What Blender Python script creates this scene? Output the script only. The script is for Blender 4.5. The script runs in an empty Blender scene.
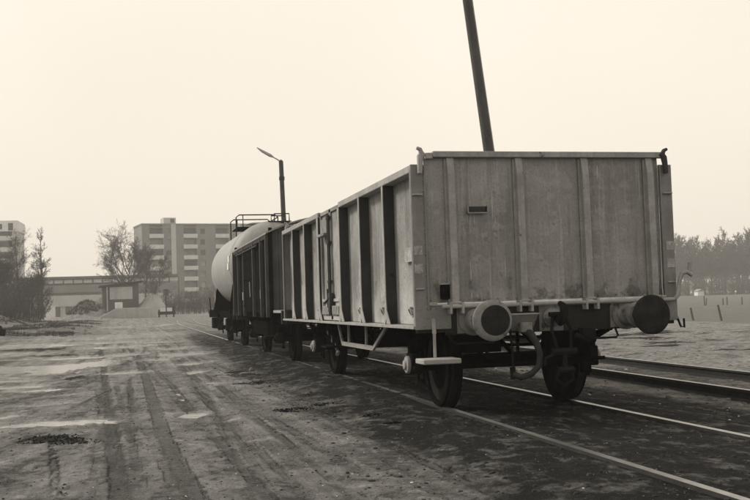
import bpy, math, random
import numpy as np
from mathutils import Vector, Matrix
R_ = math.radians
sc = bpy.context.scene
# ------------------------------------------------------------------ camera
YAW, PIT, ROL = 0.2383, 0.0514, -0.0318
F_ = Vector((math.sin(YAW)*math.cos(PIT), math.cos(YAW)*math.cos(PIT), math.sin(PIT)))
X_ = Vector((math.cos(YAW), -math.sin(YAW), 0)); U_ = X_.cross(F_)
c_, s_ = math.cos(ROL), math.sin(ROL)
Xr, Ur = X_*c_ + U_*s_, U_*c_ - X_*s_
cd = bpy.data.cameras.new('camera'); cam = bpy.data.objects.new('camera', cd); sc.collection.objects.link(cam)
M = Matrix(((Xr.x, Ur.x, -F_.x, -4.1496), (Xr.y, Ur.y, -F_.y, -9.6167), (Xr.z, Ur.z, -F_.z, 1.1933), (0, 0, 0, 1)))
cam.matrix_world = M
cd.sensor_width = 36; cd.lens = 48.59; cd.clip_end = 6000; cd.clip_start = .05
sc.camera = cam
# ------------------------------------------------------------------ sky, sun, exposure
SUN = Vector((-0.80, 0.50, 0.72)).normalized()
el = math.asin(SUN.z); az = math.atan2(SUN.x, SUN.y)
w = bpy.data.worlds.new('World'); sc.world = w; w.use_nodes = True
nt = w.node_tree; nt.nodes.clear()
out = nt.nodes.new('ShaderNodeOutputWorld'); bg = nt.nodes.new('ShaderNodeBackground')
sky = nt.nodes.new('ShaderNodeTexSky'); sky.sky_type = 'NISHITA'; sky.sun_disc = False
sky.sun_elevation = el; sky.sun_rotation = az; sky.dust_density = 6; sky.air_density = 1.2
bw = nt.nodes.new('ShaderNodeRGBToBW'); nt.links.new(sky.outputs[0], bw.inputs[0])
mx = nt.nodes.new('ShaderNodeMath'); mx.operation = 'MULTIPLY_ADD'; mx.inputs[1].default_value = .22; mx.inputs[2].default_value = 6.6   # even cloud layer over the clear sky
nt.links.new(bw.outputs[0], mx.inputs[0])
cn = nt.nodes.new('ShaderNodeTexNoise'); cn.inputs['Scale'].default_value = 1.1; cn.inputs['Detail'].default_value = 3
m2 = nt.nodes.new('ShaderNodeMapRange'); m2.inputs[1].default_value = .3; m2.inputs[2].default_value = .7; m2.inputs[3].default_value = .87; m2.inputs[4].default_value = 1.06
nt.links.new(cn.outputs[0], m2.inputs[0])
m3 = nt.nodes.new('ShaderNodeMath'); m3.operation = 'MULTIPLY'; nt.links.new(mx.outputs[0], m3.inputs[0]); nt.links.new(m2.outputs[0], m3.inputs[1])
tint = nt.nodes.new('ShaderNodeVectorMath'); tint.operation = 'SCALE'; tint.inputs[0].default_value = (1.0, .912, .785)
nt.links.new(m3.outputs[0], tint.inputs['Scale']); nt.links.new(tint.outputs[0], bg.inputs[0])
bg.inputs[1].default_value = .090; nt.links.new(bg.outputs[0], out.inputs[0])
sl = bpy.data.lights.new('sun', 'SUN'); sl.energy = 1.9; sl.angle = R_(14); sl.color = (1, .95, .85)
so = bpy.data.objects.new('sun', sl); sc.collection.objects.link(so)
so.rotation_euler = (-SUN).to_track_quat('-Z', 'Y').to_euler(); so.location = (-20, 10, 25)
sc.view_settings.view_transform = 'Standard'; sc.view_settings.look = 'None'
sc.view_settings.exposure = .6; sc.view_settings.gamma = 1; sc.view_settings.use_curve_mapping = False
sc.cycles.volume_bounces = 1

rng = random.Random(7)
# ------------------------------------------------------------------ helpers
def G(v, k=.12): return (v, v*(1-.045*k), v*(1-.14*k), 1)
def nmat(name):
    m = bpy.data.materials.new(name); m.use_nodes = True
    return m, m.node_tree, m.node_tree.nodes['Principled BSDF']
def N(nt, t, **k):
    n = nt.nodes.new(t)
    for a, b in k.items():
        if a in n.inputs: n.inputs[a].default_value = b
        else: setattr(n, a, b)
    return n
def mixc(nt, f, a, b):
    n = nt.nodes.new('ShaderNodeMix'); n.data_type = 'RGBA'
    for s, v in ((0, f), (6, a), (7, b)):
        if isinstance(v, bpy.types.NodeSocket): nt.links.new(v, n.inputs[s])
        else: n.inputs[s].default_value = v
    return n.outputs[2]
def rampf(nt, src, lo, hi):
    n = nt.nodes.new('ShaderNodeMapRange'); n.inputs[1].default_value = lo; n.inputs[2].default_value = hi
    nt.links.new(src, n.inputs[0]); return n.outputs[0]
def mth(nt, op, a, b=0.0):
    n = nt.nodes.new('ShaderNodeMath'); n.operation = op
    for i, v in enumerate((a, b)):
        if isinstance(v, bpy.types.NodeSocket): nt.links.new(v, n.inputs[i])
        else: n.inputs[i].default_value = v
    return n.outputs[0]
def noise(nt, vec, scale, detail=6, rough=.6, stretch=(1, 1, 1)):
    mp = nt.nodes.new('ShaderNodeMapping'); mp.inputs['Scale'].default_value = stretch
    nt.links.new(vec, mp.inputs[0])
    n = N(nt, 'ShaderNodeTexNoise', Scale=scale, Detail=detail, Roughness=rough); nt.links.new(mp.outputs[0], n.inputs['Vector'])
    return n.outputs[0]
def weather(name, a, b, spot=None, scale=3, streak=True, rough=.75, bump=.25, spotlev=.6, metal=0.0, fine=40):
    m, nt, p = nmat(name)
    tc = nt.nodes.new('ShaderNodeTexCoord').outputs['Object']
    n1 = noise(nt, tc, scale, 8, .65)
    col = mixc(nt, rampf(nt, n1, .35, .65), G(a), G(b))
    if streak:
        n2 = noise(nt, tc, scale*3, 4, .6, (1, 1, .09))
        col = mixc(nt, mth(nt, 'MULTIPLY', rampf(nt, n2, .5, .72), .6), col, G(a*.6))
    n4 = noise(nt, tc, fine, 4, .7)
    col = mixc(nt, mth(nt, 'MULTIPLY', rampf(nt, n4, .45, .7), .4), col, G(a*.55))
    if spot is not None:
        n3 = noise(nt, tc, scale*1.7, 9, .75, (1, 1, .7))
        col = mixc(nt, rampf(nt, n3, spotlev, spotlev+.06), col, G(spot))
    nt.links.new(col, p.inputs['Base Color'])
    p.inputs['Roughness'].default_value = rough; p.inputs['Metallic'].default_value = metal
    p.inputs['Specular IOR Level'].default_value = .3 if a > .06 else (.0 if a < .03 else .12)
    bp = N(nt, 'ShaderNodeBump', Strength=bump, Distance=.01); nt.links.new(n4, bp.inputs['Height']); nt.links.new(bp.outputs[0], p.inputs['Normal'])
    return m
def sheet(name, a, b, pale, low, seed, lowpale):
    m, nt, p = nmat(name)
    tc = nt.nodes.new('ShaderNodeTexCoord').outputs['Object']
    mp = nt.nodes.new('ShaderNodeMapping'); mp.inputs['Location'].default_value = (seed, seed*2, 0); nt.links.new(tc, mp.inputs[0]); tc2 = mp.outputs[0]
    big = noise(nt, tc2, 1.1, 5, .6); mid = noise(nt, tc2, 4.5, 8, .7); fin = noise(nt, tc2, 45, 6, .8); strk = noise(nt, tc2, 9, 6, .7, (1, 1, .06)); strk2 = noise(nt, tc2, 30, 3, .6, (1, 1, .03))
    col = mixc(nt, rampf(nt, big, .38, .62), G(a), G(b))
    col = mixc(nt, mth(nt, 'MULTIPLY', rampf(nt, mid, .5, .66), .6), col, G(pale))
    col = mixc(nt, mth(nt, 'MULTIPLY', rampf(nt, strk, .52, .66), .55), col, G(a*.45))
    col = mixc(nt, mth(nt, 'MULTIPLY', rampf(nt, strk2, .56, .68), .45), col, G(pale))
    z = nt.nodes.new('ShaderNodeSeparateXYZ'); nt.links.new(tc, z.inputs[0])
    zb = nt.nodes.new('ShaderNodeMapRange'); zb.inputs[1].default_value = 1.55; zb.inputs[2].default_value = 1.05; nt.links.new(z.outputs[2], zb.inputs[0])
    f = rampf(nt, mth(nt, 'ADD', mth(nt, 'MULTIPLY', zb.outputs[0], .22), mid), .62, .72); col = mixc(nt, mth(nt, 'MULTIPLY', f, .8), col, G(low))
    if lowpale:
        f = rampf(nt, mth(nt, 'ADD', mth(nt, 'MULTIPLY', zb.outputs[0], .3), big), .55, .85); col = mixc(nt, mth(nt, 'MULTIPLY', f, .75), col, G(lowpale))
    rs_ = noise(nt, tc2, 2.3, 10, .78); col = mixc(nt, mth(nt, 'MULTIPLY', rampf(nt, rs_, .60, .66), .8), col, G(.05))
    col = mixc(nt, mth(nt, 'MULTIPLY', rampf(nt, fin, .5, .66), .55), col, G(a*.4)); col = mixc(nt, mth(nt, 'MULTIPLY', rampf(nt, fin, .4, .3), .4), col, G(pale*1.25))
    # long thin load scrapes
    mp2 = nt.nodes.new('ShaderNodeMapping'); mp2.inputs['Rotation'].default_value = (.5, .62, .3); mp2.inputs['Scale'].default_value = (60, 60, 1.2); nt.links.new(tc2, mp2.inputs[0])
    sc_ = N(nt, 'ShaderNodeTexNoise', Scale=1.0, Detail=1.0); nt.links.new(mp2.outputs[0], sc_.inputs['Vector'])
    col = mixc(nt, mth(nt, 'MULTIPLY', mth(nt, 'MULTIPLY', rampf(nt, sc_.outputs[0], .70, .74), rampf(nt, big, .45, .6)), .7), col, G(pale*1.4))
    nt.links.new(col, p.inputs['Base Color']); p.inputs['Roughness'].default_value = .72; p.inputs['Specular IOR Level'].default_value = .25
    bp = N(nt, 'ShaderNodeBump', Strength=.5, Distance=.012); nt.links.new(mth(nt, 'ADD', mid, mth(nt, 'MULTIPLY', fin, .4)), bp.inputs['Height']); nt.links.new(bp.outputs[0], p.inputs['Normal'])
    return m
MT = dict(
 end=sheet('grey_end_paint', .30, .20, .40, .07, 0, None),
 side=sheet('grey_side_paint', .17, .26, .33, .07, 5, .46),
 web=weather('shaded_rusty_paint', .06, .035, .02, 3, rough=.85),  # shade on the rib webs put into the colour; also dark rusty fittings
 rib=weather('worn_rib_paint', .34, .23, .07, 5, rough=.75, spotlev=.62),
 beam=weather('dark_beam_paint', .04, .025, .015, 3, rough=.8),
 post=weather('post_paint', .24, .16, .06, 3, spotlev=.65),
 black=weather('sooty_iron', .010, .006, None, 5, rough=.8),
 oily=weather('oily_iron', .02, .012, None, 6, False, rough=.6),
 bright=weather('bright_worn_metal', .33, .2, .05, 9, False, rough=.6, spotlev=.62),
 pale=weather('pale_chalk_paint', .24, .14, .05, 7, False, rough=.8, spotlev=.56),
 bufface=weather('greasy_buffer_face', .02, .035, None, 8, False, rough=.5),
 tyre=weather('dull_tyre', .028, .015, None, 8, False, rough=.45),
 tread=weather('polished_tread', .3, .2, None, 8, False, rough=.35, metal=.7),
 hose=weather('grey_rubber_hose', .05, .03, None, 12, False),
 wood=weather('weathered_board', .34, .24, .1, 8, False, rough=.9, spotlev=.62),
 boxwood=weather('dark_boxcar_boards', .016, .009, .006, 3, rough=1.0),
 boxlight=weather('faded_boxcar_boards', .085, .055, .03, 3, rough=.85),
 roof=weather('grey_roof_felt', .27, .2, None, 2, False, rough=.9),
 tank=weather('grey_tank_paint', .31, .24, .13, 1.4, rough=.6, spotlev=.68),
 pole=weather('tarred_pole_wood', .075, .05, .025, 2, rough=.9),
 lampmetal=weather('dull_lamp_metal', .42, .3, None, 4, False),
 rail_side=weather('rusty_rail', .035, .022, None, 6, False, rough=.8),
 railtop=weather('worn_rail_head', .34, .2, None, 8, False, rough=.32, metal=.75),
 concrete=weather('pale_concrete', .42, .33, .22, .6, rough=.9, spotlev=.62),
 brick=weather('grey_brick', .19, .15, None, .25, False, rough=.9, bump=0, fine=3),
 bricklight=weather('light_render', .46, .40, None, .3, True, rough=.9, bump=0, fine=3),
 white=weather('white_paint', .7, .6, None, .5, False, rough=.8, bump=0, fine=3),
 balcony=weather('balcony_panel', .58, .5, None, .5, False, rough=.85, bump=0, fine=3),
 window=weather('dark_window_glass', .04, .06, None, .6, False, rough=.15, bump=0, fine=3),
 curtain=weather('curtained_window', .30, .12, None, .35, False, rough=.4, bump=0, fine=2),
 shade=weather('dark_cladding', .1, .07, None, .5, False, rough=.85, bump=0, fine=3),
 bark=weather('grey_bark', .07, .05, None, 2, False, rough=.95, bump=0),
 twig=weather('bare_twigs', .075, .055, None, 2, False, rough=.95, bump=0),
 palebark=weather('pale_birch_bark', .32, .2, None, 2, False, rough=.95, bump=0),
 sand=weather('pale_sand', .38, .3, None, .8, False, rough=.95),
 stone=weather('grey_stone', .2, .1, None, 3, False, rough=.9),
 darkstone=weather('dark_cinder_stone', .045, .02, None, 3, False, rough=.9),
 chalk=weather('faded_white_marking', .42, .24, .2, 14, True, rough=.85, spotlev=.5),
 palestone=weather('pale_stone', .6, .45, None, 3, False, rough=.9),
 ochre=weather('pale_car_paint', .5, .45, None, 1, False, rough=.3, bump=0),
)
class MB:
    def __init__(s): s.v = []; s.f = []; s.mi = []; s.cur = 0
    def add(s, vs, fs):
        b = len(s.v); s.v += [tuple(v) for v in vs]
        for f in fs: s.f.append(tuple(b+i for i in f)); s.mi.append(s.cur)
        return s
    def box(s, x0, x1, y0, y1, z0, z1, mtx=None):
        vs = [Vector((x, y, z)) for z in (z0, z1) for y in (y0, y1) for x in (x0, x1)]
        if mtx is not None: vs = [mtx @ v for v in vs]
        return s.add(vs, [(0, 2, 3, 1), (4, 5, 7, 6), (0, 1, 5, 4), (2, 6, 7, 3), (0, 4, 6, 2), (1, 3, 7, 5)])
    def bar(s, p0, p1, w, h, up=(0, 0, 1)):
        p0, p1 = Vector(p0), Vector(p1); d = (p1-p0).normalized(); u = Vector(up)
        if abs(d.dot(u)) > .95: u = Vector((0, 1, 0))
        a = d.cross(u).normalized(); b = a.cross(d)
        vs = [p+a*i*w/2+b*j*h/2 for p in (p0, p1) for i, j in ((-1, -1), (1, -1), (1, 1), (-1, 1))]
        return s.add(vs, [(3, 2, 1, 0), (4, 5, 6, 7), (0, 1, 5, 4), (1, 2, 6, 5), (2, 3, 7, 6), (3, 0, 4, 7)])
    def prism(s, poly, axis, a, b):
        def P(u, v, t): return {'x': (t, u, v), 'y': (u, t, v), 'z': (u, v, t)}[axis]
        n = len(poly); vs = [P(u, v, a) for u, v in poly]+[P(u, v, b) for u, v in poly]
        return s.add(vs, [tuple(range(n-1, -1, -1)), tuple(range(n, 2*n))]+[(i, (i+1) % n, n+(i+1) % n, n+i) for i in range(n)])
    def tube(s, pts, r, n=8, cap=True):
        pts = [Vector(p) for p in pts]; k = len(pts); rs = r if isinstance(r, (list, tuple)) else [r]*k
        vs = []; a = None
        for i, p in enumerate(pts):
            d = (pts[min(i+1, k-1)]-pts[max(i-1, 0)]).normalized()
            if a is None:
                u = Vector((0, 0, 1)) if abs(d.z) < .9 else Vector((0, 1, 0)); a = d.cross(u).normalized()
            else: a = (a-d*a.dot(d)).normalized()
            b = d.cross(a)
            vs += [p+(a*math.cos(t)+b*math.sin(t))*rs[i] for t in [2*math.pi*j/n for j in range(n)]]
        fs = [(i*n+j, i*n+(j+1) % n, (i+1)*n+(j+1) % n, (i+1)*n+j) for i in range(k-1) for j in range(n)]
        if cap: fs += [tuple(range(n-1, -1, -1)), tuple(range((k-1)*n, k*n))]
        return s.add(vs, fs)
    def lathe(s, prof, o, axis, n=32):
        o = Vector(o); ax = {'x': Vector((1, 0, 0)), 'y': Vector((0, 1, 0)), 'z': Vector((0, 0, 1))}[axis]
        a = {'x': Vector((0, 1, 0)), 'y': Vector((0, 0, 1)), 'z': Vector((1, 0, 0))}[axis]; b = ax.cross(a)
        vs = []; k = len(prof)
        for r, t in prof: vs += [o+ax*t+(a*math.cos(q)+b*math.sin(q))*max(r, 1e-4) for q in [2*math.pi*j/n for j in range(n)]]
        fs = [(i*n+j, i*n+(j+1) % n, (i+1)*n+(j+1) % n, (i+1)*n+j) for i in range(k-1) for j in range(n)]
        fs += [tuple(range(n-1, -1, -1)), tuple(range((k-1)*n, k*n))]
        return s.add(vs, fs)
    def build(s, name, mat, parent=None, bevel=0, smooth=False):
        me = bpy.data.meshes.new(name); me.from_pydata(s.v, [], s.f)
        for m in (mat if isinstance(mat, (list, tuple)) else [mat]): me.materials.append(m)
        if len(me.materials) > 1: me.polygons.foreach_set('material_index', s.mi)
        me.update()
        if smooth: me.shade_smooth(); me.set_sharp_from_angle(angle=.7)
        o = bpy.data.objects.new(name, me); sc.collection.objects.link(o)
        if parent: o.parent = parent
        if bevel:
            bv = o.modifiers.new('bevel', 'BEVEL'); bv.width = bevel; bv.segments = 1; bv.limit_method = 'ANGLE'
        return o
def tag(o, label=None, cat=None, group=None, kind=None):
    for k, v in (('label', label), ('category', cat), ('group', group), ('kind', kind)):
        if v: o[k] = v
    return o
def thing(name, label, cat, loc=(0, 0, 0), rz=0, group=None):
    o = bpy.data.objects.new(name, None); sc.collection.objects.link(o); o.location = loc; o.rotation_euler = (0, 0, rz)
    o.empty_display_size = .2
    return tag(o, label, cat, group)
def copy_tree(o, parent=None):
    c = o.copy(); sc.collection.objects.link(c)
    if parent: c.parent = parent
    for ch in list(o.children): copy_tree(ch, c)
    return c
# ------------------------------------------------------------------ terrain
_r = np.random.RandomState(3); PT = _r.rand(256, 256)
def vn(x, y):
    xi = np.floor(x).astype(int); yi = np.floor(y).astype(int); fx = x-xi; fy = y-yi
    fx = fx*fx*(3-2*fx); fy = fy*fy*(3-2*fy); a, b, c, d = xi % 256, (xi+1) % 256, yi % 256, (yi+1) % 256
    return (PT[a, c]*(1-fx)+PT[b, c]*fx)*(1-fy)+(PT[a, d]*(1-fx)+PT[b, d]*fx)*fy
def fbm(x, y, s, o=4):
    t = 0; A = 0; am = 1
    for i in range(o):
        t = t+am*(vn(x*s+17*i, y*s+31*i)*2-1); A += am; am *= .5; s *= 2.03
    return t/A
def sst(v, a, b): t = np.clip((v-a)/(b-a), 0, 1); return t*t*(3-2*t)
PUD = [(-5.01,2.81,0.62,0.42),(-5.70,4.05,0.15,0.5),(-5.53,15.41,0.82,3.0),(-7.01,14.81,1.26,2.1),(-4.97,41.77,2.6,4.5),
(-4.38,27.51,1.2,1.6),(-2.72,19.61,0.71,1.2),(-2.77,14.44,0.42,0.8),(-2.85,11.37,0.23,0.6),(-2.61,7.88,0.34,0.5),(-3.43,2.94,0.17,0.29),
(-3.00,2.29,0.08,0.2),(-2.98,0.29,0.12,0.16),(-3.50,-0.28,0.09,0.12),(-5.66,8.25,0.42,0.36),(-4.65,-2.04,0.12,0.14),(-6.07,9.33,0.43,0.5),
(-7.53,13.71,0.85,1.2),(-5.52,5.52,0.42,0.22),(-3.13,70.7,2.2,4.0),(-9.2,24,1.5,2.0),(-7.4,9.4,.7,.8),(-4.3,20.5,.5,1.6),(-6.9,4.6,.7,.5),(-7.2,1.2,.6,.4),(-2.9,24,.7,1.0),(-3.6,17,.5,.7),(-4.4,12.2,.45,.45),(-3.3,31,.9,1.5),(-5.8,20,1.2,.9),(-6.6,11,.8,.5),(-5.2,7.0,.25,.2),(-4.7,33,1.2,1.5),(-7.8,32,1.5,2.5)]
TR = [([(-4.18,-4.5),(-4.20,-3.10),(-4.24,-2.41),(-4.27,-1.31),(-4.31,0.17),(-4.38,2.31),(-4.46,4.84),(-4.59,8.75),(-4.76,14.21),(-5.1,24)],.075,1.0,.012),
([(-3.69,-4.5),(-3.73,-3.29),(-3.76,-2.22),(-3.80,-1.27),(-3.83,0.29),(-3.86,2.56),(-3.87,5.61),(-3.89,10.10),(-3.95,16.16),(-4.2,26)],.085,.8,.012),
([(-4.56,-4),(-4.50,-2.48),(-4.46,-1.47),(-4.35,-0.14),(-4.20,1.73),(-4.12,2.71)],.022,-.5,.008),
([(-4.68,-3.2),(-4.72,-2.01),(-4.80,-0.81),(-4.94,0.84)],.02,1.0,.016),([(-4.62,-3.2),(-4.67,-2.03),(-4.76,-0.83),(-4.91,0.83)],.016,1.0,.012),
([(-2.0,-5),(-2.09,-3.65),(-2.15,-2.79),(-2.32,-1.12),(-2.45,0.98),(-2.60,3.31),(-2.71,8.67),(-2.58,18.84),(-2.4,34)],.10,.35,.008),
([(-3.4,-5),(-3.33,-3.45),(-3.28,-2.43),(-3.21,-0.99),(-3.20,0.76),(-3.12,4.04),(-3.05,8.92),(-2.97,16.33),(-2.95,30)],.09,.5,.009),
([(-3.0,-5),(-3.01,-3.58),(-3.03,-2.11),(-3.09,-0.07),(-3.12,2.15),(-3.17,5.70),(-3.16,12.13)],.06,.25,.006),
([(-2.7,-5),(-2.75,-1),(-2.8,5),(-2.75,14),(-2.5,30)],.05,.2,.005),
([(-6.5,30),(-5.4,18),(-4.9,10),(-4.75,5),(-4.7,2)],.06,.4,.006),([(-6.0,34),(-4.6,20),(-3.5,11),(-3.45,5)],.06,.3,.006)]
DK = [(-2.34,2.76,.14,.22),(-2.1,2.95,.2,.2),(-1.75,3.2,.2,.18),(-1.57,1.40,.1,.2),(-1.55,0.60,.09,.13),(-2.1,7.5,.3,.35),(-2.42,7.45,.16,.25),(-2.07,10.56,.35,.9),(-2.0,9.2,.5,1.2),
(-5.02,1.27,.35,.35),(-4.75,.9,.3,.25),(-7.98,28.34,1.2,2.5),(-7.06,27.33,1,2),(-5.12,15.81,.3,1.0),(-6.3,21.9,1.0,.9),(-5.2,11,.4,.7),(-1.20,13.28,.5,1.5),
(10.0,17,1.6,1.3),(9.2,14.0,.9,.7),(8.3,12.6,.8,.5),(11.5,19.5,1.8,1.5),(9.0,10,.9,.7),(-8,45,4,6),(-12,60,6,8)]
def tracks(x, y):
    D = np.zeros_like(x); T = np.zeros_like(x); L = np.zeros_like(x)
    for ti, (pts, wd, dark, dep) in enumerate(TR):
        jit = .022*fbm(x, y, 7, 3)+.012*fbm(x, y, 31, 2); best = np.full_like(x, 9.); along = np.zeros_like(x); acc = 0
        for (x0, y0), (x1, y1) in zip(pts[:-1], pts[1:]):
            dx, dy = x1-x0, y1-y0; l2 = dx*dx+dy*dy
            t = np.clip(((x-x0)*dx+(y-y0)*dy)/l2, 0, 1); d = np.hypot(x-x0-t*dx, y-y0-t*dy)
            k = d < best; best = np.where(k, d, best); along = np.where(k, acc+t*math.sqrt(l2), along); acc += math.sqrt(l2)
        best = best+jit
        br = np.clip(.25+1.3*vn(x*1.6+dep*900, y*.7)*(.4+vn(x*9, y*7)), 0, 1.2)
        m = 1-sst(best, wd*.8, wd*1.15); e = np.exp(-((best-wd*1.25)/(wd*.3+.01))**2)
        D -= dep*m*br - dep*.35*e*br; T += dark*m*(br if ti > 1 else np.clip(.75+.4*br, 0, 1)); L = np.where(m > .3, along, L)
    return np.maximum(D, -.013), T, L
_q = random.Random(12)
for _i in range(9):      # faint wheel ruts of single passes, always in pairs a lorry's width apart
    _a, _b, _c = _q.uniform(-4.3, -2.5), _q.uniform(-4.9, -3.3), _q.uniform(-.35, .35); _w, _k = _q.uniform(.035, .06), _q.choice((.55, .4, .3, -.35))
    for _o in (-.7, .7):
        TR.append(([(_a+_o+(_b-_a)*((y_+4.5)/38)+_c*math.sin((y_+4.5)/38*3.14), y_) for y_ in (-4.6, -1, 3, 8, 14, 22, 33)], _w, _k, .008))
for _i in range(5):      # and of turns into the yard on the left
    _a, _n = _q.uniform(-4.9, -3.6), _q.uniform(.004, .009); _w = _q.uniform(.035, .06)
    for _o in (-.7, .7):
        TR.append(([(_a+_o-_n*max(0, 24-y_)**2, y_) for y_ in (1, 4, 7, 10, 14, 18, 24, 32)], _w, _q.choice((.5, .35, -.4)), .008))
def sweep(x, y):
    u = x+.08*np.sin(y*.13); a = fbm(u*5.5, y*.10+3, 1.0, 4)*1.3
    v = x+.0055*np.clip(22-y, 0, 40)**2+.0*y; b = fbm(v*4.5+40, y*.16, 1.0, 4)*1.3
    k = sst(-x, 4.0, 4.8)
    return a*(1-k)+b*k
def crest(y): return 14+.22*(y-10)
def H(x, y, full=False):
    x = np.asarray(x, float); y = np.asarray(y, float)
    yard = 1-sst(np.abs(x-.8), 1.9, 2.6)
    road = 1-sst(x, -2.2, -1.5)
    dist = np.hypot(x+4.15, y+9.6)
    h = -.092+.012*fbm(x, y, .35, 3)*(1-yard)+.006*fbm(x, y, 2.3, 5)+.0045*fbm(x, y, 13, 4)*np.clip(12/dist, 0, 1)*(.1+1.5*vn(x*1.1, y*1.1)**2)
    h = h+.007*sweep(x, y)*road
    h = h+.022*fbm(x, y, 5.5, 5)*sst(-x, 4.35, 5.2)*(1-sst(y, 1.0, 3.0))+.012*fbm(x, y, .9, 3)*road*sst(y, 4, 12)
    h = h+np.where(x > -1.9, .014*fbm(x, y, 5.3, 5), 0)
    h = h+.063*(1-sst(np.abs(x), 1.1, 2.0))*(y < 112)                 # ground nearly flush with the rail heads
    h = h+.028*sst(y, 1.6, 3.5)*(1-sst(y, 25, 40))*(1-sst(np.abs(x+.8), .2, .5))
    h = h-.05*sst(x, 1.6, 2.4)*(1-sst(x, 5.6, 6.6))*(1-sst(y, 40, 60))+.06*fbm(x, y, .5, 4)*sst(x, 5.5, 8)
    h = h+.10*sst(x, crest(y)-5, crest(y)-1.5)
    D, T, L = tracks(x, y)
    h = h+D
    wet = np.zeros_like(h); nz = fbm(x, y, 1.7, 4); nz2 = fbm(x, y, 6.0, 3)
    for (a, b, rx, ry) in PUD:
        cs, sn = math.cos(-YAW), math.sin(-YAW)
        u = ((x-a)*cs-(y-b)*sn*-1*-1)/rx if False else ((x-a)*math.cos(YAW)-(y-b)*math.sin(YAW))/rx
        v = ((x-a)*math.sin(YAW)+(y-b)*math.cos(YAW))/ry
        q = 1-np.sqrt(u*u+v*v)+.65*nz+.55*nz2
        mm = sst(q, -.1, .35)*road; h = h*(1-mm)-.137*mm; wet = np.maximum(wet, sst(q, -.55, .15))
    dk = np.zeros_like(h)
    for (a, b, rx, ry) in DK:
        q = 1-np.hypot((x-a)/rx, (y-b)/ry)+1.1*nz2*.7+.5*nz; dk = np.maximum(dk, sst(q, .15, .55))
        h = h+.02*sst(q, .2, .8)*min(1, rx)
    # rough weedy banks on the left, heap by the ramp, drop to the field on the right, gentle rise beyond
    rough = sst(-x, 5.0+.0*y, 9.0)*sst(y, 30, 46)*(1-sst(y, 92, 104))
    rough = rough*sst(fbm(x, y, .06, 3), -.55, .05)
    h = h+rough*(.22+.3*np.abs(fbm(x, y, .22, 4)))
    bank = sst(-x, 12.5, 16.5)*(1-sst(-x, 40, 70))*sst(y, 60, 78)*(1-sst(y, 112, 118))
    h = h+bank*(.9+.9*fbm(x, y, .12, 4))
    heap = np.exp(-(((x+9.4)/2.6)**2+((y-124)/5.)**2)); h = h+heap*2.0*(1+.5*fbm(x, y, .7, 3))
    h = h+.25*sst(y, 85, 118)*(1-sst(x, 4, 20))
    cr = sst(x-crest(y), 0, 8)*sst(y, -60, -30)
    fld = -1.55+.0075*np.clip(dist-90, 0, 260)
    h = h*(1-cr)+(fld+.08*fbm(x, y, .08, 3))*cr
    h = h*(1-sst(dist, 500, 900))
    if not full: return h
    cind = sst(x, -2.7, -1.15)*(1-sst(x, 1.9, 2.9))+.35*sst(x, 2.9, 3.1)*(1-sst(x, 4.3, 5.0))
    cind = np.clip(cind*(1.0+.55*nz+.4*nz2), 0, 1)*(1-.8*sst(y, 22, 55))
    left = sst(x+2.3-.0*y, -.9, .7)*(x < 0)
    cind = np.maximum(cind, .55*left*sst(nz+nz2*.5, -.1, .35)*(1-sst(y, 50, 90)))
    cind = np.maximum(cind, dk)
    grass = np.clip(np.maximum(np.maximum(rough*.9, bank), np.maximum(cr*sst(dist, 40, 60), heap*1.2)), 0, 1)
    pale = sst(x, 5.0, 6.0)*(1-cr)+(sst(y, 118, 135)*(1-sst(y, 175, 190))*sst(-x, 6.5, 8)*(1-sst(-x, 20, 24)))*(1-heap)
    return h, np.clip(cind, 0, 1), np.clip(T, -1, 1), L, wet, grass, np.clip(pale, 0, 1)
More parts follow.
